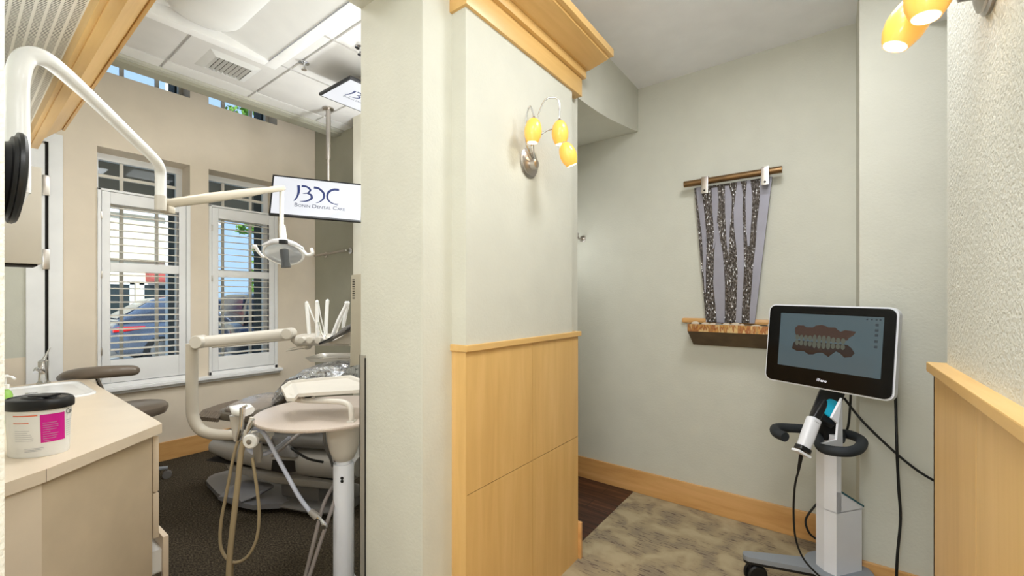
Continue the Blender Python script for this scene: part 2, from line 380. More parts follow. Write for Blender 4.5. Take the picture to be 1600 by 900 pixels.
    def build(s, name, m, parent=None, smooth=True, loc=None, angle=35, **kw):
        org = origin_of(parent) if parent else V(loc) if loc is not None else None
        bmesh.ops.remove_doubles(s.bm, verts=s.bm.verts[:], dist=1e-5)
        bmesh.ops.recalc_face_normals(s.bm, faces=s.bm.faces[:])
        if org is None:
            zs = [v.co for v in s.bm.verts]; org = V(((min(v.x for v in zs)+max(v.x for v in zs))/2, (min(v.y for v in zs)+max(v.y for v in zs))/2, min(v.z for v in zs)))
        for v in s.bm.verts: v.co -= org
        me = bpy.data.meshes.new(name); s.bm.to_mesh(me); s.bm.free()
        for mm in (s.mats or [m]): me.materials.append(M[mm] if isinstance(mm, str) else mm)
        if smooth:
            for p in me.polygons: p.use_smooth = True
            me.set_sharp_from_angle(angle=math.radians(angle))
        o = bpy.data.objects.new(name, me); COL.objects.link(o)
        if parent: o.parent = parent
        else: o.location = org
        return props(o, **kw)
def struct(name, mb, m, parent=None, **kw):
    o = mb.build(name, m, parent, smooth=kw.pop('smooth', False), loc=(0, 0, 0) if parent is None else None)
    if parent is None: o['kind'] = 'structure'
    return o
def text_into(mb, s, size, o, ux, uy, thick=.0006, font_sx=1.0, small=None, warp=None, shear=0):
    # flat lettering laid on a surface: o = left end of the baseline
    c = bpy.data.curves.new('t', 'FONT'); c.body = s; c.size = size; c.resolution_u = 3; c.shear = shear
    if small:
        c.size = size; c.small_caps_scale = small
        for i, ch in enumerate(s):
            if ch.islower(): c.body_format[i].use_small_caps = True
    t = bpy.data.objects.new('t', c); COL.objects.link(t); bpy.context.view_layer.update()
    me = bpy.data.meshes.new_from_object(t.evaluated_get(bpy.context.evaluated_depsgraph_get()))
    n = V(ux).cross(V(uy)).normalized()
    vs = []
    for v in me.vertices:
        if warp: vs.append(warp(v.co.x*font_sx, v.co.y))
        else: vs.append(V(o)+V(ux)*v.co.x*font_sx+V(uy)*v.co.y+n*thick)
    mb._add(vs, [list(p.vertices) for p in me.polygons])
    wd = max([v.co.x for v in me.vertices] or [0])*font_sx
    bpy.data.objects.remove(t); bpy.data.meshes.remove(me); bpy.data.curves.remove(c)
    return wd
def stroke(mb, pts, ws, o, ux, uy, thick=.001, smooth=8):   # tapered brush stroke on a plane
    P = []; W = []; n = len(pts)
    for i in range(n-1):
        p0, p1, p2, p3 = [V((*pts[j], 0)) for j in (max(i-1, 0), i, i+1, min(i+2, n-1))]
        for k in range(smooth):
            t = k/smooth
            P.append(.5*((2*p1)+(-p0+p2)*t+(2*p0-5*p1+4*p2-p3)*t*t+(-p0+3*p1-3*p2+p3)*t**3)); W.append(ws[i]*(1-t)+ws[i+1]*t)
    P.append(V((*pts[-1], 0))); W.append(ws[-1])
    N = V(ux).cross(V(uy)).normalized(); vs = []
    for i in range(len(P)):
        t = (P[min(i+1, len(P)-1)]-P[max(i-1, 0)]).normalized(); q = V((-t.y, t.x, 0))
        for sg in (1, -1):
            a = P[i]+q*sg*W[i]/2; vs.append(V(o)+V(ux)*a.x+V(uy)*a.y+N*thick)
    mb._add(vs, [[2*i, 2*i+1, 2*i+3, 2*i+2] for i in range(len(P)-1)])
def stadium(w_, h_, r, seg=6):
    pts = []
    for cx, cy, a0 in ((w_/2-r, h_/2-r, 0), (-w_/2+r, h_/2-r, 90), (-w_/2+r, -h_/2+r, 180), (w_/2-r, -h_/2+r, 270)):
        for k in range(seg+1):
            a = math.radians(a0+90*k/seg); pts.append((cx+r*math.cos(a), cy+r*math.sin(a)))
    return pts

# ================================================================== ROOM SHELL
ZC = 2.97; XP = -1.115; YB = 3.065; XW = -4.71; ZO = 3.2
struct('floor', MB().box(-1.175, 1.5, -2.3, YB+.1, -.06, 0), 'carpet')
struct('floor', MB().box(-1.9, -1.175, 1.9, YB+.1, -.06, .003), 'planks')
struct('floor', MB().box(-5.2, -1.175, -.9, 1.9, -.06, 0).box(-5.2, -1.9, 1.9, 2.7, -.06, 0), 'carpet_dark')
struct('ceiling', MB().box(-1.19, 1.5, -2.3, YB+.1, ZC, ZC+.1), 'ceil')
struct('wall_back', MB().box(-1.9, .2, YB, YB+.12, 0, 3.1).box(.104, 1.5, 2.66, YB+.1, 0, 3.0), 'sage')
# right wall with end reveal, and the room beyond it
struct('wall_right', MB().box(.246, .42, -2.2, 1.62, 0, ZC), 'sage_rough')
struct('wall_right_far', MB().box(1.4, 1.5, 1.5, 2.7, 0, ZC).box(.42, 1.5, 1.5, 1.6, 0, ZC), 'sage')
struct('ceiling', MB().box(.34, 1.5, 1.62, 2.66, 2.657, ZC), 'ceil')
struct('wall_rear', MB().box(-1.3, .5, -2.3, -2.2, 0, ZC), 'sage')
# left corridor wall before the operatory opening
struct('wall_left_near', MB().box(-1.57, -1.19, -2.3, .062, 0, 3.3), 'sage_rough')
# column between opening and panelled wall
struct('wall_column', MB().box(-1.57, -1.189, 1.0377, 2.13, 0, 3.3).box(-1.57, -1.189, .062, 1.0377, 2.63, 3.3), 'sage')
struct('wall_panelled', MB().box(-1.189, XP, 1.187, 2.014, 1.23, 2.97).box(-1.189, -1.15, 2.014, 2.14, 0, 2.97), 'sage')
struct('wall_hall', MB().box(-1.9, -1.57, 2.0, 2.13, 0, 3.1).box(-1.9, -1.78, 2.1, YB, 0, 3.1), 'sage')
# arched header over the hall opening
arc = [(2.10, 2.556), (2.25, 2.558), (2.4, 2.566), (2.55, 2.580), (2.7, 2.600), (2.85, 2.622), (3.0, 2.646), (3.07, 2.658)]
poly = [V((-1.145, y, z)) for y, z in arc] + [V((-1.145, 3.07, 2.98)), V((-1.145, 2.10, 2.98))]
struct('wall_header', MB().prism(poly, (-.66, 0, 0)), 'sage')

# window wall with two window openings and two clerestory openings
W1 = (.724, 1.341); W2 = (1.487, 2.108)
def wall_grid(mb, x0, x1, g):
    a1, b1, a2, b2 = g
    for y0, y1 in ((-.95, a1), (b1, a2), (b2, 2.7)): mb.box(x0, x1, y0, y1, 0, 4.2)
    for y0, y1 in ((a1, b1), (a2, b2)): mb.box(x0, x1, y0, y1, 0, .69); mb.box(x0, x1, y0, y1, 2.653, 3.27); mb.box(x0, x1, y0, y1, 4.0, 4.2)
    return mb
struct('wall_window', wall_grid(MB(), -4.98, XW, (W1[0], W1[1], W2[0], W2[1])), 'beige')
struct('wall_exterior', wall_grid(MB(), -5.17, -4.98, (W1[0], W1[1]-.045, W2[0], W2[1]-.045)), 'ext_dark')
# far operatory walls
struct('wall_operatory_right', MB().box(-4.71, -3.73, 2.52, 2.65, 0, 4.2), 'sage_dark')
struct('wall_operatory_pilaster', MB().box(-3.73, -1.9, 2.38, 2.6, 0, ZO), 'cream_wall')
struct('wall_operatory_left', MB().box(-5.2, -1.57, -.25, -.13, 0, 4.2), 'sage')
# operatory ceiling: plaster tiles, grid recess, beam, light well
tl = MB(); tl.use('tile'); tl.box(-4.13, -1.57, -.2, 2.6, ZO+.012, ZO+.08)
ys = [-.24, .37, .98, 1.59, 2.20, 2.81]; xs = [-4.12, -3.955, -3.345, -2.735, -2.125, -1.515]
for i in range(len(ys)-1):
    for j in range(len(xs)-1):
        if j == 0: tl.use('tile_edge')
        else: tl.use('tile')
        tl.box(xs[j]+.009, xs[j+1]-.009, ys[i]+.009, min(ys[i+1], 2.62)-.009, ZO-.004 if j else ZO-.002, ZO+.02, .003)
struct('ceiling', tl, 'tile')
struct('trim_10', MB().use('sage').box(-4.17, -4.13, -.2, 2.54, ZO-.012, ZO+.12).use('sage_dark').box(-4.29, -4.17, -.2, 2.54, ZO-.035, ZO+.12), 'sage')
struct('ceiling', MB().box(-5.2, -4.1, -.3, 2.7, 4.1, 4.2).box(-4.17, -4.1, -.3, 2.7, ZO+.05, 4.2), 'ceil')
struct('roof_sun_block', MB().box(-5.2, 1.6, -2.4, 3.3, 4.25, 4.35), 'ext_dark')  # unseen slab added to keep the sun from leaking into the rooms

# baseboards
def bb(name, x0, x1, y0, y1, m): struct(name, MB().box(x0, x1, y0, y1, .0, .165, .004), m)
bb('baseboard_back', -1.9, .104, YB-.016, YB, 'base_x'); bb('baseboard_back', .104, 1.4, 2.644, 2.66, 'base_x'); bb('baseboard_back', .088, .104, 2.644, 3.05, 'base_y')
bb('baseboard_window', XW, XW+.016, -.1, 2.5, 'base_y'); bb('baseboard_operatory', -4.69, -3.73, 2.504, 2.52, 'base_x')
struct('baseboard_panel_end', MB().box(-1.189, -1.098, 2.081, 2.10, 0, .20, .004), 'base_x')

# ---- left wainscot
wn = bpy.data.objects.new('trim_1', None); COL.objects.link(wn); wn.location = (XP, 1.63, 0); wn['kind'] = 'structure'
g = .0016
MB().box(-1.188, XP-.004, 1.19, 2.078, 0, 1.218).build('backing', 'gap', wn, smooth=False)
MB().box(-1.189, XP, 1.187, 1.195, 0, 1.22).build('end_panel', 'maple', wn, smooth=False)
for (y0, y1) in ((1.195, 1.638-g), (1.638+g, 2.081)):
    for (z0, z1) in ((0, .671-g), (.671+g, 1.22)):
        MB().box(XP-.008, XP, y0, y1, z0, z1).build('panel', 'maple', wn, smooth=False)
struct('trim_2', MB().box(-1.196, XP+.012, 1.178, 2.10, 1.22, 1.246, .003), 'maple_y')
# ---- right wainscot
wr = bpy.data.objects.new('trim_3', None); COL.objects.link(wr); wr.location = (.24, 0, 0); wr['kind'] = 'structure'
MB().box(.232, .248, -2.2, 1.640, 0, 1.218).build('backing', 'maple', wr, smooth=False)
for (y0, y1) in ((1.206+g, 1.642), (.4+g, 1.206-g), (-.8, .4-g)):
    MB().box(.223, .233, y0, y1, 0, 1.22).build('panel', 'maple', wr, smooth=False)
MB().box(.223, .40, 1.63, 1.642, 0, 1.22).build('end_panel', 'maple', wr, smooth=False)
struct('trim_4', MB().box(.209, .262, -2.2, 1.652, 1.22, 1.246, .003), 'maple_y')

# ---- crown on the panelled wall (stepped, with a return at its near end)
def crown(name, y0, y1):
    o = bpy.data.objects.new(name, None); COL.objects.link(o); o.location = (XP, (y0+y1)/2, 2.53); o['kind'] = 'structure'
    MB().box(-1.20, -1.10, y0-.012, y1, 2.535, 2.632, .002).build('lower_board', 'maple_y', o)
    MB().box(-1.20, -1.08, y0-.03, y1+.012, 2.632, 2.676, .002).build('middle_board', 'maple_y', o)
    pr = [(-1.2, 2.676), (-1.066, 2.676), (-.955, 2.70), (-.955, 2.74), (-1.2, 2.74)]
    MB().prism([V((x, y0-.16, z)) for x, z in pr], (0, y1+.02-(y0-.16), 0)).build('slanted_cove', 'maple_y', o, smooth=False)
    MB().box(-1.2, -.93, y0-.18, y1+.035, 2.712, 2.75, .003).build('fascia', 'maple_y', o)
    return o
crown('trim_5', 1.187, 2.10)

# ---- corner guard on the column
struct('trim_6', MB().box(-1.574, -1.535, 1.033, 1.0379, 0, 1.19).box(-1.574, -1.569, 1.033, 1.10, 0, 1.19), 'steel')
struct('trim_7', MB().box(-1.537, -1.5345, 1.032, 1.0376, 0, 1.18), 'gap')

# ---- wooden canopy with metal lattice over the sink counter
cn = bpy.data.objects.new('trim_8', None); COL.objects.link(cn); cn.location = (-2.8, .1, 2.4); cn['kind'] = 'structure'
x0, x1 = -3.87, -1.58
MB().box(x0+.03, x1, -.13, .285, 2.405, 2.41).build('lattice_panel', 'lattice', cn, smooth=False)
MB().box(x0, x1, .283, .300, 2.345, 2.48, .002).box(x0, x0+.03, -.13, .285, 2.36, 2.48, .002).build('inner_frame', 'maple_x', cn)
MB().box(x0-.005, x1, .300, .334, 2.338, 2.48, .002).build('outer_frame', 'maple_x', cn)
pr = [(.334, 2.40), (.340, 2.39), (.436, 2.492), (.436, 2.52), (.334, 2.52)]
MB().prism([V((x0-.008, y, z)) for y, z in pr], (x1-x0+.008, 0, 0)).build('cove', 'maple_x', cn, smooth=False)
MB().box(x0-.012, x1, .436, .448, 2.485, 2.54, .002).build('fascia', 'maple_x', cn)

# ================================================================== WINDOWS
def window(idx, Y, cols, muntin_y, lou, zl, mid, n1, n2):
    o = bpy.data.objects.new('window_%d' % idx, None); COL.objects.link(o); o.location = (-4.8, (Y[0]+Y[1])/2, .7); o['kind'] = 'structure'
    y0, y1 = Y
    f = MB().use('white')
    f.box(-4.98, -4.93, y0, y0+.04, .69, 2.653).box(-4.98, -4.93, y1-.045, y1, .69, 2.653).box(-4.98, -4.92, y0, y1, 2.60, 2.653).box(-4.98, -4.93, y0, y1, .69, .74)
    f.build('window_frame', 'white', o, smooth=False)
    m_ = MB()
    for y in muntin_y: m_.box(-4.965, -4.945, y-.012, y+.012, .74, 2.6)
    for z in (2.47, 1.69): m_.box(-4.967, -4.943, y0+.04, y1-.045, z-.013 if z > 2 else z-.03, z+.013 if z > 2 else z+.03)
    m_.box(-4.97, -4.94, y0+.04, y1-.045, 2.22, 2.27)
    m_.build('muntin', 'slat', o, smooth=False)
    MB().box(-4.957, -4.953, y0+.04, y1-.045, .74, 2.6).build('pane', 'glass', o, smooth=False)
    # plantation shutter
    s = MB(); fx0, fx1 = -4.74, -4.695
    s.box(fx0, fx1, y0, y0+.022, .70, 2.318, .003).box(fx0, fx1, y1-.03, y1, .70, 2.318, .003).box(fx0, fx1, y0, y1, 2.30, 2.318, .003).box(fx0, fx1, y0, y1, .70, .735, .003)
    s.build('shutter_frame', 'white', o)
    a, b = lou
    p = MB(); px0, px1 = -4.735, -4.70
    p.box(px0, px1, y0+.025, a, .74, 2.297, .003).box(px0, px1, b, y1-.033, .74, 2.297, .003).box(px0, px1, a, b, zl[1], 2.297, .003).box(px0, px1, a, b, .74, zl[0], .003).box(px0+.002, px1-.002, a, b, mid[0], mid[1], .003)
    sh = p.build('shutter_panel', 'white', o)
    l = MB()
    for z0, z1, n in ((mid[1], zl[1], n1), (zl[0], mid[0], n2)):
        for k in range(n):
            z = z0+(z1-z0)*(k+.5)/n
            ct, st = math.cos(-.08), math.sin(-.08)
            l.obox(V((-4.7175, (a+b)/2, z)), V((ct, 0, st)), V((0, 1, 0)), V((-st, 0, ct)), .030, (b-a)/2, .0042, .0035)
    l.build('louvre_slats', 'slat', sh)
    h = MB()
    for z in (1.0, 1.62, 2.1): h.box(-4.70, -4.69, y0+.018, y0+.028, z-.03, z+.03, .002)
    h.build('hinge', 'brushed', sh)
    return o
window(1, W1, 3, (.914, 1.156), (.80, 1.255), (.925, 2.203), (1.65, 1.723), 8, 13)
window(2, W2, 3, (1.685, 1.941), (1.565, 2.022), (.873, 2.198), (1.635, 1.70), 8, 13)
def clere(idx, Y, ms):
    o = bpy.data.objects.new('window_%d' % idx, None); COL.objects.link(o); o.location = (-4.95, (Y[0]+Y[1])/2, 3.27); o['kind'] = 'structure'
    f = MB(); f.box(-4.97, -4.92, Y[0], Y[0]+.03, 3.27, 4).box(-4.97, -4.92, Y[1]-.03, Y[1], 3.27, 4).box(-4.97, -4.92, Y[0], Y[1], 3.96, 4).box(-4.97, -4.92, Y[0], Y[1], 3.27, 3.29)
    f.build('window_frame', 'slat', o, smooth=False)
    m_ = MB()
    for y in ms: m_.box(-4.965, -4.935, y-.014, y+.014, 3.29, 3.96)
    m_.build('muntin', 'slat', o, smooth=False)
    MB().box(-4.953, -4.949, Y[0]+.03, Y[1]-.03, 3.29, 3.96).build('pane', 'glass', o, smooth=False)
clere(3, W1, (.914, 1.156)); clere(4, W2, (1.685, 1.941))
# window sill running under both windows
struct('trim_9', MB().box(XW-.02, XW+.07, .62, 2.14, .672, .70, .005).box(XW, XW+.035, .64, 2.125, .645, .672, .004), 'white')
# exterior soffit shading the transoms
struct('roof_overhang', MB().box(-7.0, -5.17, -1.5, 4, 2.72, 2.86), 'soffit_dark')

# door at the far left end of the window wall
dr = bpy.data.objects.new('door_1', None); COL.objects.link(dr); dr.location = (XW, .2, 0); dr['kind'] = 'structure'
MB().box(XW, XW+.03, .456, .531, 0, 2.67, .004).box(XW, XW+.029, -.12, .457, 2.60, 2.67).build('door_frame', 'white', dr)
lf = MB().box(XW, XW+.022, .345, .438, .02, 2.58).box(XW, XW+.022, -.12, .345, 2.05, 2.58).box(XW, XW+.022, -.12, .345, .02, .25).build('door_leaf', 'white', dr, smooth=False)
MB().box(XW, XW+.012, .438, .456, 0, 2.6).build('door_gap', 'gap', dr, smooth=False)
MB().box(XW+.001, XW+.006, -.12, .345, 1.0, 2.05).build('lite_upper_view', 'sage', lf, smooth=False)  # flat sage sheet stands in for the wall seen through the door glass
MB().box(XW+.001, XW+.006, -.12, .345, .25, 1.0).build('lite_lower_view', 'beige', lf, smooth=False)  # tan sheet stands in for the cabinet seen through the door glass
for z in (.25, 1.72, 2.27): MB().box(XW+.02, XW+.04, .425, .462, z-.075, z+.075, .003).build('hinge', 'brushed', dr)

# ================================================================== OUTSIDE
struct('ground', MB().box(-60, -5.17, -30, 60, -.3, -.12), 'asphalt')
fb = thing('shop_building', 'cream stucco building across the parking lot with a brick-red awning', 'building', (-20, 1.5, -.12))
fw = MB().box(-26, -20, -8, 6.6, -.12, 4.45)
fw.build('facade_wall', 'facade', fb, smooth=False)
MB().box(-20.05, -19.8, -8.1, 6.7, 4.45, 4.6).build('parapet_cap', 'facade_white', fb, smooth=False)
MB().box(-20.02, -19.93, -8, 6.6, 2.78, 2.86).build('band', 'soffit_dark', fb, smooth=False)
for (y0, y1) in ((-2, .2), (4.35, 6.3)): MB().prism([V((-20, y0, 2.6)), V((-19.3, y0, 2.15)), V((-19.3, y0, 2.05)), V((-20, y0, 2.05))], (0, y1-y0, 0)).build('awning', 'awning', fb, smooth=False)
for (y0, y1) in ((-1.6, .2), (1.0, 2.0), (3.0, 3.9), (4.3, 5.2), (5.35, 6.3)):
    wn_ = MB().box(-20.03, -19.97, y0, y1, .3, 1.95).build('shop_window', 'facade_glass', fb, smooth=False)
    MB().box(-20.02, -19.92, y0-.12, y0, .1, 2.05).box(-20.02, -19.92, y1, y1+.12, .1, 2.05).box(-20.02, -19.92, y0-.12, y1+.12, 1.95, 2.08).build('window_trim', 'facade_white', wn_, smooth=False)

def loft_car(mb, secs):   # secs: (y, x_centre, half width, z_bottom, z_top)
    mb.loft([(V((xc, y, (z0+z1)/2)), V((hw, 0, 0)), V((0, 0, (z1-z0)/2))) for (y, xc, hw, z0, z1) in secs], seg=28, p=5)
def car(name, label, cat, y0, xc, L, body, roofz, belt, suv=False):
    g0 = -.12
    o = thing(name, label, cat, (xc, y0+L/2, g0))
    b = MB(); hw = .93
    loft_car(b, [(y0, xc, hw*.82, g0+.38, g0+belt-.12), (y0+.12, xc, hw*.95, g0+.26, g0+belt-.02), (y0+.5, xc, hw, g0+.2, g0+belt), (y0+L*.6, xc, hw, g0+.2, g0+belt-.02), (y0+L-.9, xc, hw*.98, g0+.2, g0+belt-.12), (y0+L-.15, xc, hw*.9, g0+.3, g0+belt-.28), (y0+L, xc, hw*.75, g0+.38, g0+belt-.4)])
    b.build('body', body, o, angle=50)
    c = MB(); r0 = .25 if suv else .75
    loft_car(c, [(y0+.1, xc, hw*.86, g0+belt-.1, g0+belt), (y0+r0, xc, hw*.78, g0+belt-.1, g0+roofz-.07), (y0+r0+.45, xc, hw*.76, g0+belt-.1, g0+roofz), (y0+L*.52, xc, hw*.76, g0+belt-.1, g0+roofz-.02), (y0+L*.7, xc, hw*.84, g0+belt-.1, g0+belt)])
    cab = c.build('cabin', body, o, angle=50)
    wm = MB(); ys0 = y0+r0+.25
    for sx in (1,):
        X = xc+sx*hw*.80
        wm.prism([V((X, ys0, g0+belt+.04)), V((X, y0+L*.58, g0+belt+.04)), V((X-.03, y0+L*.5, g0+roofz-.12)), V((X-.03, ys0+.1, g0+roofz-.12))], (.02*sx, 0, 0))
    wm.prism([V((xc-hw*.62, y0+.16, g0+belt+.04)), V((xc+hw*.62, y0+.16, g0+belt+.04)), V((xc+hw*.58, y0+r0-.02, g0+roofz-.14)), V((xc-hw*.58, y0+r0-.02, g0+roofz-.14))], (0, -.03, .02))
    wm.build('window_glass', 'car_glass', cab, smooth=False)
    for yy in (y0+.85, y0+L-.95):
        for sx in (1, -1):
            wh = MB().lathe([(.15, -.12), (.33, -.11), (.34, 0), (.33, .1), (.22, .11)], V((xc+sx*(hw-.1), yy, g0+.34)), V((1, 0, 0)), 28).build('wheel', 'tyre', o)
            MB().lathe([(.05, .0), (.2, .0), (.21, .02), (.05, .03)], V((xc+sx*(hw-.1)+sx*.1, yy, g0+.34)), V((sx, 0, 0)), 20).build('rim', 'brushed', wh)
    for sx in (1, -1):
        MB().loft([(V((xc+sx*(hw*.86), y0+.02, g0+belt-.2)), V((.08, 0, 0)), V((0, 0, .05))), (V((xc+sx*(hw*.94), y0+.16, g0+belt-.18)), V((.05, 0, 0)), V((0, 0, .06))), (V((xc+sx*(hw*.985), y0+.55, g0+belt-.15)), V((.02, 0, 0)), V((0, 0, .03)))], 16).build('tail_light', 'car_glass' if suv else 'tail', o)
    MB().box(xc-hw*.8, xc+hw*.8, y0-.06, y0+.1, g0+.28, g0+.42, .04).build('bumper', 'chairdark', o)
    return o
car('hatchback_car', 'slate blue hatchback with red tail light seen through the left window louvres', 'car', 2.2, -13.6, 4.5, 'car_blue', 1.62, 1.05)
car('utility_vehicle', 'black sport utility vehicle seen through the right window louvres', 'car', 3.5, -10.3, 4.8, 'car_black', 1.72, 1.1, True)
# hedge and tree made of leaf clusters
def leaves(mb, c, rad, n, size, flat=1):
    for _ in range(n):
        d = V((random.gauss(0, 1), random.gauss(0, 1), random.gauss(0, flat))).normalized()*(random.random()**.4)
        p = V(c)+V((d.x*rad[0], d.y*rad[1], d.z*rad[2]))
        a = V((random.gauss(0, 1), random.gauss(0, 1), random.gauss(0, 1))).normalized(); b = a.orthogonal().normalized()
        s_ = size*(.6+.8*random.random())
        mb._add([p-a*s_, p+b*s_*.45, p+a*s_, p-b*s_*.45+a.cross(b)*s_*.2], [(0, 1, 2), (0, 2, 3)])
h = MB(); leaves(h, (-17.5, 9.2, .95), (.7, 3.4, 1.15), 5200, .09); h.use('hedge')
hd = h.build('hedge', 'hedge', smooth=False)
props(hd, 'bright green hedge behind the black vehicle', 'hedge')
t = thing('street_tree', 'leafy young tree standing outside the right window', 'tree', (-9.2, 4.3, -.12))
MB().tube([(-9.2, 4.3, -.12), (-9.2, 4.28, 1.5), (-9.15, 4.2, 3), (-9.0, 4.0, 4.6), (-8.9, 3.9, 5.6)], [.1, .085, .07, .05, .02], 10, smooth=4).tube([(-9.17, 4.24, 2.2), (-9.1, 3.8, 2.7), (-9, 3.45, 2.75)], [.03, .02, .006], 6, smooth=3).tube([(-9.1, 4.15, 3.3), (-9, 3.6, 4.2), (-8.9, 3.2, 5)], [.04, .02, .006], 6, smooth=3).build('trunk', 'bark', t)
l = MB()
for c, r_, n in (((-9.05, 3.55, 2.78), (.2, .28, .12), 46), ((-9.05, 3.72, 2.3), (.2, .16, .2), 36), ((-9, 3.62, 1.75), (.2, .14, .25), 40), ((-8.9, 3.6, 4.7), (.6, .55, .8), 420), ((-8.8, 4.3, 5.4), (.9, .8, .9), 500), ((-8.9, 4.6, 3.9), (.6, .4, .7), 200)): leaves(l, c, r_, n, .075)
l.build('foliage', 'leaf', t, smooth=False)
# flag outside the left clerestory
fl = thing('striped_flag', 'red and white striped flag hanging outside the high left window', 'flag', (-8, 2.0, -.12))
MB().tube([(-8, 2.0, -.12), (-8, 2.0, 5.6)], .03, 10).build('flag_pole', 'facade_white', fl)
s_ = MB()
for i in range(9):
    s_.use('flag_red' if i % 2 == 0 else 'flag_white')
    y = 2.02+i*.035
    s_.prism([V((-8+.03*math.sin(i*1.3), y, 3.9)), V((-8+.03*math.sin((i+1)*1.3), y+.035, 3.9)), V((-8+.03*math.sin((i+1)*1.3), y+.035, 5.4)), V((-8+.03*math.sin(i*1.3), y, 5.4))], (.006, 0, 0))
s_.build('flag_cloth', 'flag_red', fl, smooth=False)

# ================================================================== LOGO SCREENS
def logo(name, parent, c, ux, uy, sc):   # c = centre of lettering block, sc = width of the word line
    n = V(ux).cross(V(uy)).normalized(); c = V(c)
    m = MB(); k = sc/3.0
    U = V(ux)*k; Wv = V(uy)*k*1.12
    def st(pts, ws): stroke(m, pts, ws, c, U, Wv, thick=0.0012)
    # the B, the D as an open arc, the C - brush strokes
    st([(-1.32, 1.25), (-1.28, .8), (-1.36, .4), (-1.5, .12)], [.19, .17, .10, .04])
    st([(-1.42, .35), (-1.5, .2), (-1.56, .1)], [.05, .04, .01])
    st([(-1.12, 1.22), (-.8, 1.2), (-.55, 1.0), (-.68, .78), (-1.0, .68)], [.14, .12, .14, .08, .02])
    st([(-.86, .76), (-.5, .66), (-.42, .42), (-.7, .2), (-1.15, .12)], [.03, .14, .16, .10, .02])
    st([(-.32, 1.2), (.0, 1.16), (.34, .86), (.36, .5), (.12, .22), (-.12, .12)], [.16, .14, .15, .13, .07, .02])
    st([(1.36, 1.22), (.95, 1.18), (.64, .92), (.62, .52), (.86, .24), (1.35, .1)], [.16, .16, .15, .13, .08, .03])
    st([(.9, .2), (1.15, .17), (1.38, .2)], [.02, .04, .01])
    m.build(name, 'navy', parent, smooth=False)
    m = MB(); x = -1.5; wsz = .42; y = -.26
    for wd in ('Bonin', 'Dental', 'Care'):
        o_ = c+U*x+Wv*y
        cap = text_into(m, wd[0], wsz*k, o_, ux, uy, .0012, 1.0); x += cap/k+.03
        o_ = c+U*x+Wv*y
        r_ = text_into(m, wd[1:].upper(), wsz*.72*k, o_, ux, uy, .0012, .98); x += r_/k+.13
    m.build('logo_lettering', 'logo_grey', parent, smooth=False)
def screen(name, label, cat, c, ux, uy, w_, h_, lx, lsc, thick=.03):
    ux = V(ux).normalized(); uy = V(uy); uy = (uy-ux*uy.dot(ux)).normalized(); n = ux.cross(uy); c = V(c)
    o = thing(name, label, cat, c)
    MB().obox(c-n*thick/2, ux, uy, n, w_/2, h_/2, thick/2, .004).obox(c-n*(thick+.012), ux, uy, n, w_*.3, h_*.3, .014, .004).build('housing', 'black', o)
    sc_ = MB().obox(c+n*.0006, ux, uy, n, w_/2-.014, h_/2-.016, .001)
    sp = sc_.build('display_panel', 'screen_white', o, smooth=False)
    m = MB(); q = lambda x, y: c+ux*(x*w_)+uy*(y*h_)+n*.0024
    m._add([q(.1, -.46), q(.18, -.36), q(.3, -.22), q(.4, 0), q(.47, .2), q(.47, -.46)], [(0, 1, 2, 3, 4, 5)])
    m.build('pale_swoosh', 'screen_grey', sp, smooth=False)
    logo('logo_initials', sp, c+n*.0016+ux*lx[0]+uy*lx[1], ux, uy, lsc)
    return o, n
# ceiling-pole television
tl_, tr_, bl_ = at(428, 273, 3.70), at(566, 288, 3.93), at(441, 339, 3.62)
ux = (tr_-tl_).normalized(); uy = (tl_-bl_); uy = (uy-ux*uy.dot(ux)).normalized()
print('TV size', (tr_-tl_).length, (tl_-bl_).length)
cc = (tl_+tr_)/2-uy*.19
wTV = (tr_-tl_).length+.02
tv, nTV = screen('television', 'black framed television hanging from the ceiling pole, showing a dental logo', 'television', cc, ux, uy, wTV, .385, (-.0, -.062), .37)
pt = at(513, 170, 3.95); pb = cc-nTV*.045
MB().tube([(pt.x, pt.y, ZO-.004), (pt.x, pt.y, 2.72)], .021, 16).build('pole_sleeve', 'brushed', tv)
MB().tube([(pt.x, pt.y, 2.78), (pt.x, pt.y, 2.36), (pb.x, pb.y, cc.z)], .015, 14).build('pole', 'brushed', tv)
MB().lathe([(.05, 0), (.05, -.012), (.02, -.02)], V((pt.x, pt.y, ZO-.004)), UP).build('ceiling_flange', 'brushed', tv)
# second screen flat above the patient
z2 = 3.02
def hp(px, py, z): d = (z-CAM_H)*FPX/(468-py); return at(px, py, d)
a_, b_, d_ = hp(498, 149, z2), hp(545, 121, z2), hp(566, 176, z2)
long_ = (d_-a_).normalized(); short_ = (b_-a_); short_ = (short_-long_*short_.dot(long_)); sh_l = short_.length; short_.normalize()
print('TV2', (d_-a_).length, sh_l)
Lw = .50
c2 = a_+long_*Lw/2+short_*sh_l/2
tv2, n2 = screen('patient_monitor', 'flat screen mounted face-down near the ceiling above the dental chair', 'screen', c2, long_, short_, Lw, sh_l, (.0, -.045), .27, .022)
MB().tube([(c2.x, c2.y, z2+.03), (c2.x, c2.y, ZO-.004)], .02, 14).build('ceiling_stem', 'brushed', tv2)

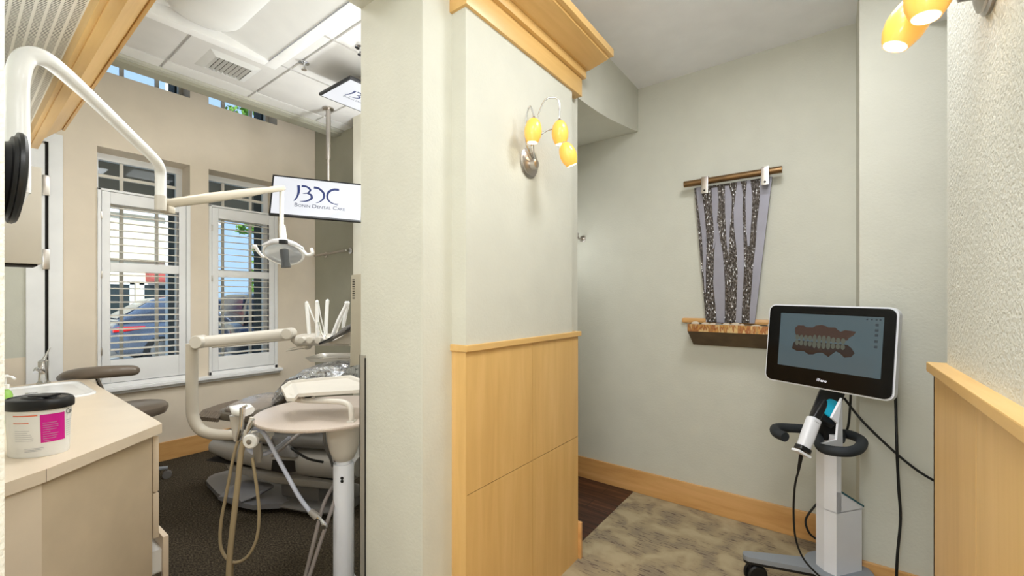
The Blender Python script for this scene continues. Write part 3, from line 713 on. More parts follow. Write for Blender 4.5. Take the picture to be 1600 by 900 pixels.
# ================================================================== CEILING THINGS
# troffer: drop frame, white recess, round baffle
tr = thing('ceiling_light_fixture', 'large white recessed light fixture with rounded centre baffle over the dental chair', 'ceiling light', (-2.5, .8, ZO))
fx = (-3.25, -1.75); fy = (.12, 1.44); z0 = 3.095
f = MB(); wd = .075
f.box(fx[0], fx[1], fy[1]-wd, fy[1], z0, ZO-.003, .004).box(fx[0], fx[1], fy[0], fy[0]+wd, z0, ZO-.003, .004).box(fx[0], fx[0]+wd, fy[0]+wd, fy[1]-wd, z0, ZO-.003, .004).box(fx[1]-wd, fx[1], fy[0]+wd, fy[1]-wd, z0, ZO-.003, .004)
f.build('drop_frame', 'white', tr)
yc = .93; m = MB(); X0, X1 = fx[0]+wd, fx[1]-wd; Y0, Y1 = fy[0]+wd, fy[1]-wd
m.prism([V((X0, Y0, z0+.01)), V((X0, Y0, z0+.02)), V((X0, yc, ZO-.006)), V((X0, Y1, z0+.02)), V((X0, Y1, z0+.01)), V((X0, yc, ZO-.012))], (X1-X0, 0, 0))
m.build('reflector', 'diffuser', tr, smooth=False)
m = MB(); n_ = 14
secs = []
for k in range(9):
    t_ = k/8*PI/2; rr = .16*math.sin(t_)+.001; secs.append((V((X0+.16*(1-math.cos(t_)), yc, ZO-.01)), V((0, .21*math.sin(t_)+.001, 0)), V((0, 0, .105*math.sin(t_)+.001))))
secs.append((V((X1, yc, ZO-.01)), V((0, .21, 0)), V((0, 0, .105))))
m.loft(secs, 40, 2.0); m.build('rounded_baffle', 'diffuser', tr)
# air vent
vt = thing('air_vent', 'white square louvred air diffuser in the ceiling tile', 'air vent', (-3.66, 1.31, ZO))
a0, a1, b0, b1 = -3.85, -3.51, 1.12, 1.46; zt = ZO-.004
m = MB(); f_ = .05
def fr_(p, q, r_, s_): m._add([p, q, r_, s_], [(0, 1, 2, 3)])
oc = [V((a0, b0, zt)), V((a1, b0, zt)), V((a1, b1, zt)), V((a0, b1, zt))]
ic = [V((a0+f_, b0+f_, zt-.02)), V((a1-f_, b0+f_, zt-.02)), V((a1-f_, b1-f_, zt-.02)), V((a0+f_, b1-f_, zt-.02))]
tc2 = [p+UP*.018 for p in ic]
for k in range(4):
    fr_(oc[k], oc[(k+1) % 4], ic[(k+1) % 4], ic[k]); fr_(ic[k], ic[(k+1) % 4], tc2[(k+1) % 4], tc2[k])
m.build('frame', 'bone', vt, smooth=False)
MB().box(a0+f_, a1-f_, b0+f_, b1-f_, zt-.003, zt+.001).build('duct_opening', 'gap', vt, smooth=False)
m = MB()
for k in range(8):
    y = b0+f_+.014+k*.030; m.obox(V(((a0+a1)/2, y, zt-.012)), V((1, 0, 0)), V((0, .75, -.66)), V((0, .66, .75)), (a1-a0)/2-f_, .0105, .0014)
m.build('louvres', 'bone', vt, smooth=False)
def sprinkler(p, label, z):
    o = thing('fire_sprinkler', label, 'sprinkler', (p[0], p[1], z))
    MB().lathe([(.036, 0), (.036, -.006), (.018, -.012), (.008, -.014)], V((p[0], p[1], z)), UP).build('escutcheon', 'chrome', o)
    MB().tube([(p[0], p[1], z-.01), (p[0], p[1], z-.035)], .008, 10).lathe([(.02, -.052), (.02, -.054)], V((p[0], p[1], z)), UP).tube([V((p[0]-.012, p[1], z-.03)), V((p[0]-.016, p[1], z-.042)), V((p[0], p[1], z-.052)), V((p[0]+.016, p[1], z-.042)), V((p[0]+.012, p[1], z-.03))], .003, 6).build('head', 'chrome', o)
sprinkler((-3.165, 1.61), 'chrome fire sprinkler in the operatory ceiling', ZO-.004)
sprinkler((-2.655, 1.75), 'chrome fire sprinkler beside the column edge in the operatory ceiling', ZO-.004)

# ================================================================== WALL SCONCES
def sconce(label, plate, nrm, shades, arms):
    o = thing('wall_sconce', label, 'wall lamp', plate)
    plate = V(plate); nrm = V(nrm)
    MB().lathe([(.066, 0), (.068, .006), (.060, .010), (.060, .014), (.05, .018), (.028, .022), (.0, .023)], plate, nrm, 40).build('wall_plate', 'brushed', o)
    MB().lathe([(.02, .015), (.024, .022), (.02, .045), (.0, .05)], plate-UP*.01, nrm, 24).build('hub', 'brushed', o)
    for (c, ax), pts in zip(shades, arms):
        c = V(c); ax = V(ax).normalized()
        MB().tube([plate+nrm*.035+UP*.0]+[V(p) for p in pts]+[c+ax*.058], .0036, 10, smooth=8).lathe([(.0045, .056), (.011, .05), (.012, .046)], c, ax, 16).build('arm', 'chrome', o)
        prof = [(.008, .050), (.020, .044), (.030, .030), (.036, .010), (.038, -.008), (.035, -.028), (.028, -.046), (.023, -.055)]
        sh = MB().lathe([(r_*1.0, h_) for r_, h_ in prof], c, ax, 32)
        bmesh.ops.delete(sh.bm, geom=[f for f in sh.bm.faces if len(f.verts) > 4], context='FACES_ONLY')
        sh = sh.build('glass_shade', 'amber', o)
        ins = MB().lathe([(r_-.002, h_) for r_, h_ in prof], c, ax, 32); bmesh.ops.delete(ins.bm, geom=[f for f in ins.bm.faces if len(f.verts) > 4], context='FACES_ONLY'); ins.build('inner_glass', 'shade_in', sh)
        MB().lathe([(.0, .012), (.012, .006), (.016, -.01), (.012, -.03), (0, -.034)], c, ax, 16).build('bulb', 'shade_in', sh)
        pl = bpy.data.lights.new('bulb_light', 'POINT'); pl.energy = .12; pl.color = (1, .86, .62); pl.shadow_soft_size = .012
        lo = bpy.data.objects.new('bulb_light', pl); COL.objects.link(lo); lo.location = (c-ax*.045)-o.location; lo.parent = o
    return o
sA, sB, sC = V((-1.03, 1.49, 2.135)), V((-1.01, 1.70, 2.19)), V((-.985, 1.745, 2.095))
sA = at(833, 203, 1.83); sB = at(875, 206, 1.91); sC = at(887, 240, 1.90)
sconce('brushed nickel wall lamp with three amber glass shades on the panelled wall', (XP, 1.605, 2.045), (1, 0, 0),
       [(sA, (.05, .02, 1)), (sB, (.0, -.1, 1)), (sC, (-.25, -.35, 1))],
       [[at(822, 225, 1.85), at(822, 185, 1.85), at(828, 166, 1.84)], [at(830, 232, 1.88), at(838, 190, 1.89), at(852, 156, 1.90), at(872, 156, 1.91)], [at(834, 225, 1.90), at(848, 208, 1.90), at(868, 202, 1.90)]])
R1, R2, R3 = at(1420, 32, .90), at(1453, -16, .82), at(1475, -70, .85)
sconce('wall lamp with amber glass shades at the top right, partly out of view', (.246, 1.215, 2.045), (-1, 0, 0),
       [(R1, (.45, .1, 1)), (R2, (.12, .1, 1)), (R3, (-.1, .1, 1))],
       [[V((.17, 1.2, 2.10)), V((.14, 1.2, 2.14))], [V((.19, 1.15, 2.1)), V((.16, 1.1, 2.13))], [V((.2, 1.15, 2.12)), V((.18, 1.12, 2.2))]])

# ================================================================== WATER FEATURE
wf = thing('wall_fountain', 'copper wall fountain with tapering slate and mesh sheet above a trough', 'wall fountain', (-.52, YB, 1.13))
yf = 3.03
TL, TR, BL, BR = V((-.745, yf, 2.17)), V((-.295, yf, 2.17)), V((-.672, yf, 1.27)), V((-.388, yf, 1.27))
MB().prism([TL, TR, BR, BL], (0, .012, 0)).box(-.6, -.56, yf+.01, YB, 2.0, 2.05).box(-.5, -.46, yf+.01, YB, 1.3, 1.35).build('mesh_sheet', 'hammered', wf, smooth=False)
def quv(u, v): return (TL*(1-u)+TR*u)*(1-v)+(BL*(1-u)+BR*u)*v
def ribbon(edge):   # list of (v, u_left, u_right)
    m = MB(); L_ = [quv(ul, v)-V((0, .006, 0)) for v, ul, ur in edge]; R_ = [quv(ur, v)-V((0, .006, 0)) for v, ul, ur in edge]
    n = len(edge); vs = L_+R_+[p+V((0, .005, 0)) for p in L_+R_]
    fs = []
    for i in range(n-1): fs += [[i, i+1, n+i+1, n+i], [2*n+i, 3*n+i, 3*n+i+1, 2*n+i+1], [i, 2*n+i, 2*n+i+1, i+1], [n+i, n+i+1, 3*n+i+1, 3*n+i]]
    fs += [[0, n, 3*n, 2*n], [n-1, 3*n-1, 4*n-1, 2*n-1]]
    m._add(vs, fs); m.build('slate_ribbon', 'slate', wf, smooth=False)
ribbon([(0, .03, .09), (.08, .03, .11), (.2, .04, .12), (.35, .06, .13), (.5, .05, .11), (.62, .04, .08), (.78, .03, .05)])
ribbon([(.02, .24, .32), (.12, .24, .33), (.22, .24, .31), (.32, .25, .29), (.40, .24, .27), (.46, .22, .24)])
ribbon([(.28, .29, .31), (.4, .27, .34), (.5, .24, .38), (.62, .22, .40), (.72, .20, .41), (.85, .22, .41), (1, .24, .40)])
ribbon([(.02, .42, .47), (.1, .42, .51), (.2, .42, .51), (.3, .43, .49), (.42, .44, .48), (.50, .46, .47)])
ribbon([(.0, .58, .62), (.1, .56, .66), (.2, .54, .66), (.32, .55, .68), (.45, .59, .70), (.55, .61, .72), (.65, .63, .73), (.8, .63, .73), (1, .63, .74)])
ribbon([(.0, .70, .74), (.12, .69, .78), (.25, .71, .79), (.36, .73, .79), (.46, .76, .79)])
ribbon([(0, .86, 1), (.15, .88, 1), (.3, .87, 1), (.45, .88, 1), (.6, .87, 1), (.75, .88, 1), (.9, .88, 1), (1, .9, 1)])
MB().tube([(-.80, 2.99, 2.195), (-.24, 2.99, 2.195)], .021, 14).build('top_rod', 'bronze', wf)
for x in (-.665, -.325):
    s_ = MB().box(x-.021, x+.021, 2.958, 2.964, 2.11, 2.215, .002).box(x-.021, x+.021, 2.96, 3.03, 2.216, 2.220, .001).build('strap', 'brushed', wf)
    MB().lathe([(.006, 0), (.006, .004), (0, .006)], V((x, 2.957, 2.128)), (0, -1, 0), 12).build('screw', 'gap', s_)
# trough with sloping underside
X0, X1 = -.755, -.235
MB().box(X0, X1, 2.90, 2.908, 1.214, 1.262).box(X0, X0+.006, 2.908, YB, 1.214, 1.262).box(X1-.006, X1, 2.908, YB, 1.214, 1.262).build('trough', 'patina', wf, smooth=False)
MB().prism([V((X0, y, z)) for y, z in [(2.90, 1.214), (3.05, 1.115), (YB, 1.115), (YB, 1.235), (2.909, 1.235), (2.909, 1.214)]], (X1-X0, 0, 0)).build('sloping_underside', 'dark_bronze', wf, smooth=False)
MB().box(-.83, -.20, 3.035, YB, 1.262, 1.295, .012).build('back_rail', 'base_x', wf)
xs_ = [-.715, -.655, -.61, -.575, -.53, -.48, -.445, -.37, -.285]
zs_ = [.026, .022, .02, .02, .022, .026, .02, .018, .03]
nm = ['pale flat pebble at the left end of the fountain trough', 'cream pebble second from the left in the fountain trough', 'small cream pebble third from the left in the fountain trough', 'dark grey pebble fourth from the left in the fountain trough', 'pale oval pebble in the middle of the fountain trough', 'cream oval pebble just right of the middle of the fountain trough', 'small round pebble below the slate ribbon gap in the fountain trough', 'brown pebble third sheet ribbon from the right in the trough', 'large tan pebble at the right end of the trough beside the monitor']
nm[7] = 'low brown pebble second from the right in the fountain trough'
for i, (x, z) in enumerate(zip(xs_, zs_)):
    m = MB(); m.lathe([(math.sin(a*PI/10)+.0001, -math.cos(a*PI/10)) for a in range(11)], V((0, 0, 0)), UP, 16)
    for v in m.bm.verts: v.co = V((x+v.co.x*(.026 if i not in (6,) else .016), 2.935+v.co.y*.02, 1.246+z*.62+v.co.z*z*.62))
    o = m.build('pebble', 'pebble2' if i in (3,) else 'pebble', angle=80)
    props(o, nm[i], 'pebble', 'pebbles in the fountain trough')
# robe hook on the back wall
hk = thing('wall_hook', 'small chrome robe hook on the sage wall beside the panelling', 'hook', (-1.60, YB, 1.905))
MB().lathe([(.026, 0), (.026, .006), (.015, .01), (.009, .016), (.009, .04)], V((-1.60, YB, 1.905)), (0, -1, 0), 20).tube([(-1.6, 3.03, 1.905), (-1.6, 3.0, 1.90), (-1.6, 2.985, 1.915), (-1.6, 2.98, 1.935)], .007, 8, smooth=4).lathe([(0, 0), (.011, .005), (.011, .012), (0, .017)], V((-1.6, 2.98, 1.93)), UP, 14).build('hook_body', 'brushed', hk)

# ================================================================== SCANNER CART
ct = thing('scanner_cart', 'white wheeled intraoral scanner cart with large touchscreen showing a tooth scan', 'scanner cart', (-.01, 2.58, 0))
q = V((.60, .80, 0)); wv = V((.80, -.60, 0)); C0 = V((.014, 2.47, 0))   # C0: front right vertical edge of the column
def cp(a, b, z): return C0+wv*a+q*b+UP*z      # a: to the right, b: backwards
# column, full height front tower (narrow), wide lower foot
m = MB()
zb = .135
prof_l = [(-.098, 0), (-.098, .165), (-.02, .175), (0, .16), (0, 0), (-.05, -.012)]
m.prism([cp(a, b, zb) for a, b in prof_l], (0, 0, .30))
m.prism([cp(0, .0, .43), cp(0, .165, .43), cp(0, .165, .445), cp(0, .03, .525), cp(0, 0, .53)], wv*-.098)
m.build('lower_column', 'cart_white', ct, smooth=False)
MB().prism([cp(.002, .03, .532), cp(.002, .172, .447), cp(.002, .172, .438), cp(.002, .03, .523)], wv*-.10).build('teal_seam', 'teal_dark', ct, smooth=False)
m = MB(); m.prism([cp(-.098, 0, .43), cp(-.05, -.012, .43), cp(0, 0, .43), cp(.0, .03, .43), cp(-.098, .03, .43)], (0, 0, .36))
m.build('upper_column', 'cart_white', ct, smooth=False)
nk0, nk1 = at(1304, 606, 2.10), at(1285, 656, 1.975)
nd = (nk1-nk0).normalized(); nw = (RD-nd*RD.dot(nd)).normalized(); nf = nd.cross(nw); nf = nf if nf.dot(FD) < 0 else -nf
MB().obox((nk0+nk1)/2-nf*.014, nw, nd, nf, .050, (nk1-nk0).length/2, .013, .008).obox(at(1294, 671, 2.02), RD, FD, UP, .042, .03, .045, .012).build('black_neck', 'black', ct)
pl_ = [at(1316, 622, 1.985), at(1317, 702, 1.955), at(1285, 693, 1.90), at(1308, 687, 1.935), at(1310, 662, 1.945), at(1300, 653, 1.945)]
MB().prism(pl_, (-RD*.006+FD*.006)).build('white_side_plate', 'cart_white', ct, smooth=False)
# base: flat legs with casters
bs = MB()
def leg(p0, p1, w0, w1):
    d = (p1-p0); d.z = 0; d.normalize(); s_ = V((-d.y, d.x, 0))
    pts = [p0+s_*w0, p0-s_*w0]+[p1+s_*w1*math.cos(a)+d*w1*math.sin(a) for a in [PI-PI*k/8 for k in range(9)]]
    return pts
hub = cp(-.05, .08, 0)
ends = [V((-.335, 2.425, 0)), V((.14, 1.98, 0)), V((.02, 2.93, 0)), V((-.12, 2.90, 0))]
ends[2] = V((.045, 2.93, 0))
lm = MB()
for e in ends[:3]:
    lm.prism([p+UP*(.118) for p in leg(hub, e, .06, .03)], (0, 0, .022))
lm.lathe([(.13, .118), (.14, .125), (.135, .14), (.0, .142)], hub, UP, 32)
lm.build('base', 'grey_metal', ct)
lb = MB()
for e in ends[:3]:
    lb.prism([p+UP*(.104) for p in leg(hub, e, .055, .027)], (0, 0, .014))
lb.build('base_underside', 'black', ct)
for e in ends[:3]:
    d = (e-hub).normalized(); cpos = e-d*.01; ax = V((d.y, -d.x, 0))*.9+d*.3; ax.z = 0; ax.normalize()
    k_ = MB().tube([cpos+UP*.108, cpos+UP*.07], .014, 12).obox(cpos+UP*.075-d*.01, ax, d, UP, .008, .022, .022, .004).build('caster', 'black', ct)
    for sg in (1, -1):
        MB().lathe([(.012, -.009), (.045, -.008), (.050, 0), (.045, .008), (.012, .009)], cpos-d*.018+ax*sg*.019+UP*.05, ax, 26).build('wheel', 'rubber', k_)
# monitor
mTL, mTR, mBR, mBL = at(1207, 477, 2.267), at(1406, 483, 2.075), at(1389, 625, 2.038), at(1194, 590, 2.272)
mTL, mTR, mBR, mBL = V((-.256, 2.645, 1.389)), V((.227, 2.428, 1.379)), V((.191, 2.408, .993)), V((-.292, 2.626, 1.003))
mc = (mTL+mTR+mBR+mBL)/4; ux = ((mTR-mTL)+(mBR-mBL)).normalized(); uy = ((mTL-mBL)+(mTR-mBR)).normalized()
uy = (uy-ux*uy.dot(ux)).normalized(); mn = ux.cross(uy)
MW, MH = .53, .388
def mp_(x, y, z=0): return mc+ux*x+uy*y+mn*z
mm = MB(); st_ = stadium(MW+.014, MH+.014, .034); mm.prism([mp_(x, y, -.034) for x, y in st_], mn*.030)
mon = mm.build('monitor_shell', 'cart_white', ct)
mm = MB(); mm.prism([mp_(x, y, -.006) for x, y in stadium(MW, MH, .03)], mn*.008); mm.build('glass_front', 'bezel', mon)
SWc = (.008, .012); SW, SHh = .432, .268
mm = MB(); mm._add([mp_(SWc[0]+a*SW/2, SWc[1]+b*SHh/2+.01, .0024) for a, b in ((-1, -1), (1, -1), (1, 1), (-1, 1))], [(0, 1, 2, 3)]); disp = mm.build('display', 'scan_screen', mon, smooth=False)
def spt(u, v, z): return mp_(SWc[0]+(u-.5)*SW, SWc[1]+.01+(.5-v)*SHh, z)
def poly_on(name, pts, z, m_): 
    k = MB(); k._add([spt(u, v, z) for u, v in pts], [list(range(len(pts)))]); return k.build(name, m_, disp, smooth=False)
up_ = [(.17, .27), (.20, .22), (.26, .215), (.29, .245), (.36, .24), (.39, .20), (.45, .185), (.49, .20), (.51, .22), (.58, .215), (.60, .25), (.63, .285), (.67, .25), (.72, .255), (.77, .265), (.75, .33), (.71, .38), (.70, .42), (.6, .47), (.3, .44), (.19, .42), (.17, .35)]
lo_ = [(.16, .56), (.15, .66), (.20, .70), (.28, .69), (.33, .74), (.38, .73), (.42, .69), (.47, .68), (.53, .745), (.56, .69), (.6, .63), (.64, .66), (.68, .72), (.74, .70), (.77, .63), (.74, .55), (.70, .50), (.6, .5), (.3, .5), (.19, .5)]
poly_on('upper_jaw_scan', up_, .0028, 'gum'); poly_on('lower_jaw_scan', lo_, .0028, 'gum2')
tm = MB()
for row in (0, 1):
    for k in range(11):
        u0 = .20+k*.046; vv = .44 if row == 0 else .545
        hw_, hh = .021, (.07 if 3 < k < 8 else .05)
        tm._add([spt(u0+hw_*math.cos(a), vv+hh*math.sin(a), .0031) for a in [2*PI*i/10 for i in range(10)]], [list(range(10))])
tm.build('teeth_scan', 'tooth', disp, smooth=False)
im = MB()
for v in (.13, .22, .30, .40, .49):
    im._add([spt(.945+a*.014, v+b*.02, .0028) for a, b in ((-1, -1), (1, -1), (1, 1), (-1, 1))], [(0, 1, 2, 3)])
for u in (.86, .9, .94, .97): im._add([spt(u+a*.008, .045+b*.012, .0028) for a, b in ((-1, -1), (1, -1), (1, 1), (-1, 1))], [(0, 1, 2, 3)])
im.build('icons', 'icon', disp, smooth=False)
tt = MB(); text_into(tt, 'iTero', .019, mp_(-.022, -.165, .0024), ux, uy, .0003); tt.build('maker_lettering', 'lit_white', mon, smooth=False)
MB().obox(mp_(.02, -.06, -.05), ux, uy, mn, .09, .10, .018, .01).build('monitor_mount', 'black', ct)
# cradle and handlebar
hb = MB()
hpts = [at(1227, 683, 2.03), at(1213, 676, 2.09), at(1214, 669, 2.17), at(1240, 669, 2.19), at(1285, 674, 2.16), cp(-.05, .05, .755)]
hb.tube(hpts, [.023, .024, .024, .023, .021, .02], 16, smooth=6)
hpts2 = [cp(-.075, -.02, .77), at(1285, 700, 1.93), at(1318, 706, 1.86), at(1340, 702, 1.88), at(1347, 690, 1.97), at(1333, 681, 2.05), at(1316, 678, 2.09), cp(-.03, .06, .76)]
hb.tube(hpts2, .022, 16, smooth=6)
hb.build('handlebar', 'black_soft', ct)
tc_ = nk1*.62+nk0*.38+nf*.003+nw*.020
MB().prism([tc_+nw*x+nd*y for x, y in stadium(.066, .112, .028)], nf*.006).build('teal_cradle', 'teal', ct)
# wand
wd_ = thing('scanner_wand', 'white and black intraoral scanner wand resting in the teal cradle of the cart', 'scanner wand', at(1262, 700, 1.86))
w0, w1, w2, w3 = at(1255, 700, 1.83), at(1272, 655, 1.86), at(1282, 638, 1.88), at(1289, 626, 1.90)
ax = (w1-w0).normalized(); sd = ax.cross(FD).normalized()
MB().loft([(w0, sd*.024, ax.cross(sd)*.02), (w0+(w1-w0)*.3, sd*.026, ax.cross(sd)*.022), (w1, sd*.026, ax.cross(sd)*.022), (w1+ax*.004, sd*.021, ax.cross(sd)*.018)], 20, 3.5).build('white_body', 'cart_white', wd_)
MB().loft([(w1, sd*.020, ax.cross(sd)*.018), (w2, sd*.017, ax.cross(sd)*.017), (w2+(w3-w2)*.6, sd*.015, ax.cross(sd)*.013), (w3, sd*.010, ax.cross(sd)*.008)], 18, 3).build('black_tip', 'black', wd_)
MB().loft([(w0-ax*.012, sd*.030, ax.cross(sd)*.024), (w0+ax*.004, sd*.030, ax.cross(sd)*.024)], 18, 3.5).build('black_collar', 'black', wd_)
MB().obox(w0-ax*.024+sd*.0, sd, ax, ax.cross(sd), .034, .006, .020, .005).build('white_rest', 'cart_white', wd_)
tt = MB(); e_ = w1-ax*.012+(-1)*ax.cross(sd)*0
fr = ax.cross(sd); fr = fr if fr.dot(FD) < 0 else -fr
text_into(tt, 'iTero', .010, w1-ax*.016-(sd*.014 if sd.dot(RD) > 0 else -sd*.014)+fr*.0225, sd if sd.dot(RD) > 0 else -sd, ax, .0003); tt.build('maker_lettering', 'ink', wd_, smooth=False)
cable_r = .0042
MB().tube([w0-ax*.02, at(1251, 716, 1.84), at(1247, 738, 1.85)], [.009, .008, .005], 10, smooth=4).tube([at(1247, 738, 1.85), at(1242, 760, 1.86), at(1240, 800, 1.88), at(1243, 840, 1.90), at(1255, 872, 1.90), at(1278, 898, 1.88), at(1310, 925, 1.9)], cable_r, 8, smooth=6).build('cable', 'rubber', wd_)
# power and data cords
def cord(label, pts, r=.0055, name='power_cord'):
    o = MB().tube(pts, r, 8, smooth=6).build(name, 'rubber', angle=80); return props(o, label, 'cord')
cord('black cord running diagonally from the cart to behind the right wainscot', [at(1319, 622, 2.10), at(1345, 655, 2.02), at(1380, 690, 1.97), at(1420, 725, 1.92), at(1456, 749, 1.88), at(1500, 768, 1.83), V((.55, 2.62, .55))])
cord('black cord hanging straight from the back of the monitor to the floor', [at(1399, 600, 1.99), at(1401, 690, 1.945), at(1404, 760, 1.94), at(1407, 810, 1.935), at(1402, 870, 1.93), at(1399, 935, 1.93), V((.20, 2.50, .006)), V((.16, 2.40, .006))])
cord('short black cord looping behind the cart column near the baseboard', [at(1281, 783, 2.26), at(1272, 792, 2.27), at(1259, 812, 2.28), at(1264, 832, 2.27), at(1278, 844, 2.25)])
cord('black cord dropping behind the white cart column below the screen', [at(1330, 600, 2.20), at(1328, 640, 2.21), at(1324, 670, 2.19), at(1312, 690, 2.15)])

# ================================================================== SINK COUNTER
cb = thing('base_cabinet', 'sand laminate sink cabinet with angled end and drawers facing the dental chair', 'cabinet', (-3.2, .2, 0))
foot = [(-4.22, -.125), (-4.22, .555), (-2.445, .555), (-2.09, .185), (-2.035, .10), (-2.035, -.125)]
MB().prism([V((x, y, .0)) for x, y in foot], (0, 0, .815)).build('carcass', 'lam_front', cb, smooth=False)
MB().prism([V((-2.088, .185, 0)), V((-2.033, .10, 0)), V((-2.033, -.12, 0)), V((-2.029, -.12, 0)), V((-2.029, .101, 0)), V((-2.085, .188, 0))], (0, 0, .815)).build('end_panel', 'lam', cb, smooth=False)  # added thin panel, lighter laminate paints in the corridor light on this end
# drawers along the front, pulls facing +Y
yz = [(.70, .805), (.555, .79)]
def drawer(x0, x1, z0, z1, out, nm='drawer'):
    o = MB().box(x0, x1, .555+out, .577+out, z0, z1, .004).build(nm, 'lam', cb)
    if out > .02:
        MB().box(x0+.02, x1-.02, .40, .555+out, z0+.03, z1-.06).build('drawer_box', 'white_gloss', o, smooth=False)
        MB().box(x1-.012, x1-.002, .42, .56+out-.01, z0+.09, z0+.115).build('slide_rail', 'brushed', o, smooth=False)
    return o
for (a, b) in ((-2.90, -2.452), (-3.38, -2.93)):
    drawer(a, b, .548, .800, .004); drawer(a, b, .338, .541, .004)
    drawer(a, b, .06, .331, .040 if a > -3 else .004)
for (a, b) in ((-3.80, -3.41), (-4.21, -3.82)): drawer(a, b, .06, .80, .004, 'door')
ctop = MB().prism([V((x, y, .818)) for x, y in [(-4.25, -.128), (-4.25, .592), (-2.423, .585), (-2.074, .197), (-2.012, .10), (-2.012, -.128)]], (0, 0, .042))
ctop = ctop.build('countertop', 'lam', smooth=False); props(ctop, 'sand laminate countertop with clipped corner on the sink cabinet', 'countertop')
MB().box(-2.0125, -2.0115, .05, .10, .818, .8605).box(-2.0754, -2.0735, .1965, .1975, .818, .8604).build('seam', 'gap', ctop, smooth=False)
sk = thing('sink', 'white drop-in sink set into the far end of the laminate counter', 'sink', (-3.78, .28, .86))
m = MB(); sp_ = [V((-3.78+x, .30+y, 0)) for x, y in stadium(.66, .48, .09)]
cS = V((-3.78, .30, 0))
rings = [(1.0, .861), (.995, .868), (.97, .871), (.92, .869), (.88, .862), (.80, .8625), (.5, .8615)]
vs = []; fs = []; n = len(sp_)
for s_, z in rings:
    for p in sp_: vs.append(cS+(p-cS)*s_+UP*z)
for i in range(len(rings)-1):
    for k in range(n): fs.append([i*n+k, i*n+(k+1) % n, (i+1)*n+(k+1) % n, (i+1)*n+k])
fs.append([(len(rings)-1)*n+k for k in range(n)]); fs.append(list(range(n)))
m._add(vs, fs); m.build('basin', 'porcelain', sk)
MB().lathe([(.0, 0), (.024, 0), (.026, .003), (.02, .004)], V((-3.8, .3, .862)), UP, 20).build('drain', 'chrome', sk)
fc = thing('faucet', 'chrome lever faucet at the back corner of the sink counter', 'faucet', (-4.19, .385, .86))
b_ = V((-4.19, .385, .86))
MB().lathe([(.034, 0), (.034, .01), (.024, .02), (.022, .09), (.026, .12), (.026, .15), (.0, .17)], b_, UP, 24).build('body', 'chrome', fc)
MB().tube([b_+V((0, 0, .07)), b_+V((.05, -.02, .10)), b_+V((.13, -.04, .115)), b_+V((.17, -.05, .10))], [.016, .015, .013, .012], 12, smooth=5).build('spout', 'chrome', fc)
MB().loft([(b_+V((0, 0, .155)), V((.014, 0, 0)), V((0, .014, 0))), (b_+V((-.005, .012, .19)), V((.013, 0, 0)), V((0, .008, .004))), (b_+V((-.01, .03, .235)), V((.012, 0, 0)), V((0, .005, .004)))], 16).build('lever', 'chrome', fc)
sb = thing('soap_bottle', 'green liquid soap bottle with white pump at the left edge of the counter', 'bottle', (-3.02, .155, .86))
b_ = V((-3.02, .158, .861))
MB().lathe([(.032, 0), (.034, .01), (.034, .12), (.026, .14), (.013, .15)], b_, UP, 24, sy=.75).build('bottle_body', 'soap', sb)
MB().lathe([(.0346, .04), (.0346, .10)], b_, UP, 24, sy=.76).build('label_band', 'white_gloss', sb)
MB().lathe([(.015, .15), (.015, .17), (.006, .172), (.006, .2), (.014, .202), (.012, .214), (0, .216)], b_, UP, 16).tube([b_+V((0, 0, .208)), b_+V((.03, .02, .206)), b_+V((.045, .028, .196))], .005, 8).build('pump', 'white_gloss', sb)
# wipes tub (oval bucket)
tb = thing('wipes_tub', 'white oval tub of disinfecting wipes with black lid and magenta label on the counter', 'tub', (-2.325, .203, .86))
tcn = V((-2.325, .203, .8605)); RX, RY = .100, .072
MB().lathe([(.89, 0), (.90, .004), (.96, .15), (.98, .172), (1.0, .174), (1.0, .18), (.9, .181)], tcn, UP, 56, sx=RX, sy=RY, xdir=RD).build('bucket', 'white_gloss', tb)
ld = MB().lathe([(1.04, .166), (1.06, .170), (1.06, .190), (1.0, .200), (.93, .203), (.90, .199), (.55, .201), (.50, .207), (0, .208)], tcn, UP, 56, sx=RX, sy=RY, xdir=RD)
lid = ld.build('lid', 'black', tb)
MB().obox(tcn+UP*.208-FD*.0+RD*.02, RD, FD, UP, .035, .025, .004, .003).build('flip_cap', 'black', lid)
def on_tub(x, y, off=.0012):   # x = metres along the front, y = height
    x += .09; f = .90+.06*y/.15; a = x/RX/f; a = -PI/2+a
    n_ = V((0, 0, 0))+RD*math.cos(a)*RY+FD*math.sin(a)*RX; n_.normalize()
    return tcn+RD*RX*f*math.cos(a)+FD*RY*f*math.sin(a)+UP*y+n_*off
def patch(mb, x0, x1, y0, y1, off=.001, n=8):
    vs = []; fs = []
    for i in range(n+1):
        x = x0+(x1-x0)*i/n; vs += [on_tub(x, y0, off), on_tub(x, y1, off)]
    for i in range(n): fs.append([2*i, 2*i+2, 2*i+3, 2*i+1])
    mb._add(vs, fs)
m = MB(); patch(m, -.023, .056, .050, .150); m.build('magenta_label', 'magenta', tb, smooth=False)
m = MB()
for k in range(9): patch(m, -.016, -.016+.02+.034*random.random(), .055+k*.008, .0563+k*.008, .0016, 4)
m.build('label_print', 'ink_grey', tb, smooth=False)
m = MB(); patch(m, -.105, -.030, .147, .151); patch(m, -.105, -.055, .122, .125); m.build('orange_rules', 'orange', tb, smooth=False)
m = MB()
for k in range(6): patch(m, -.100, -.04-.02*random.random(), .060+k*.007, .0612+k*.007)
m.build('fine_print', 'ink_grey', tb, smooth=False); m = MB()
for k in range(3): patch(m, -.070, -.01-.02*random.random(), .022+k*.005, .0232+k*.005)
m.build('fine_print', 'ink_grey', tb, smooth=False); m = MB()
for k in range(8): patch(m, .063, .088+.015*random.random(), .060+k*.008, .0613+k*.008)
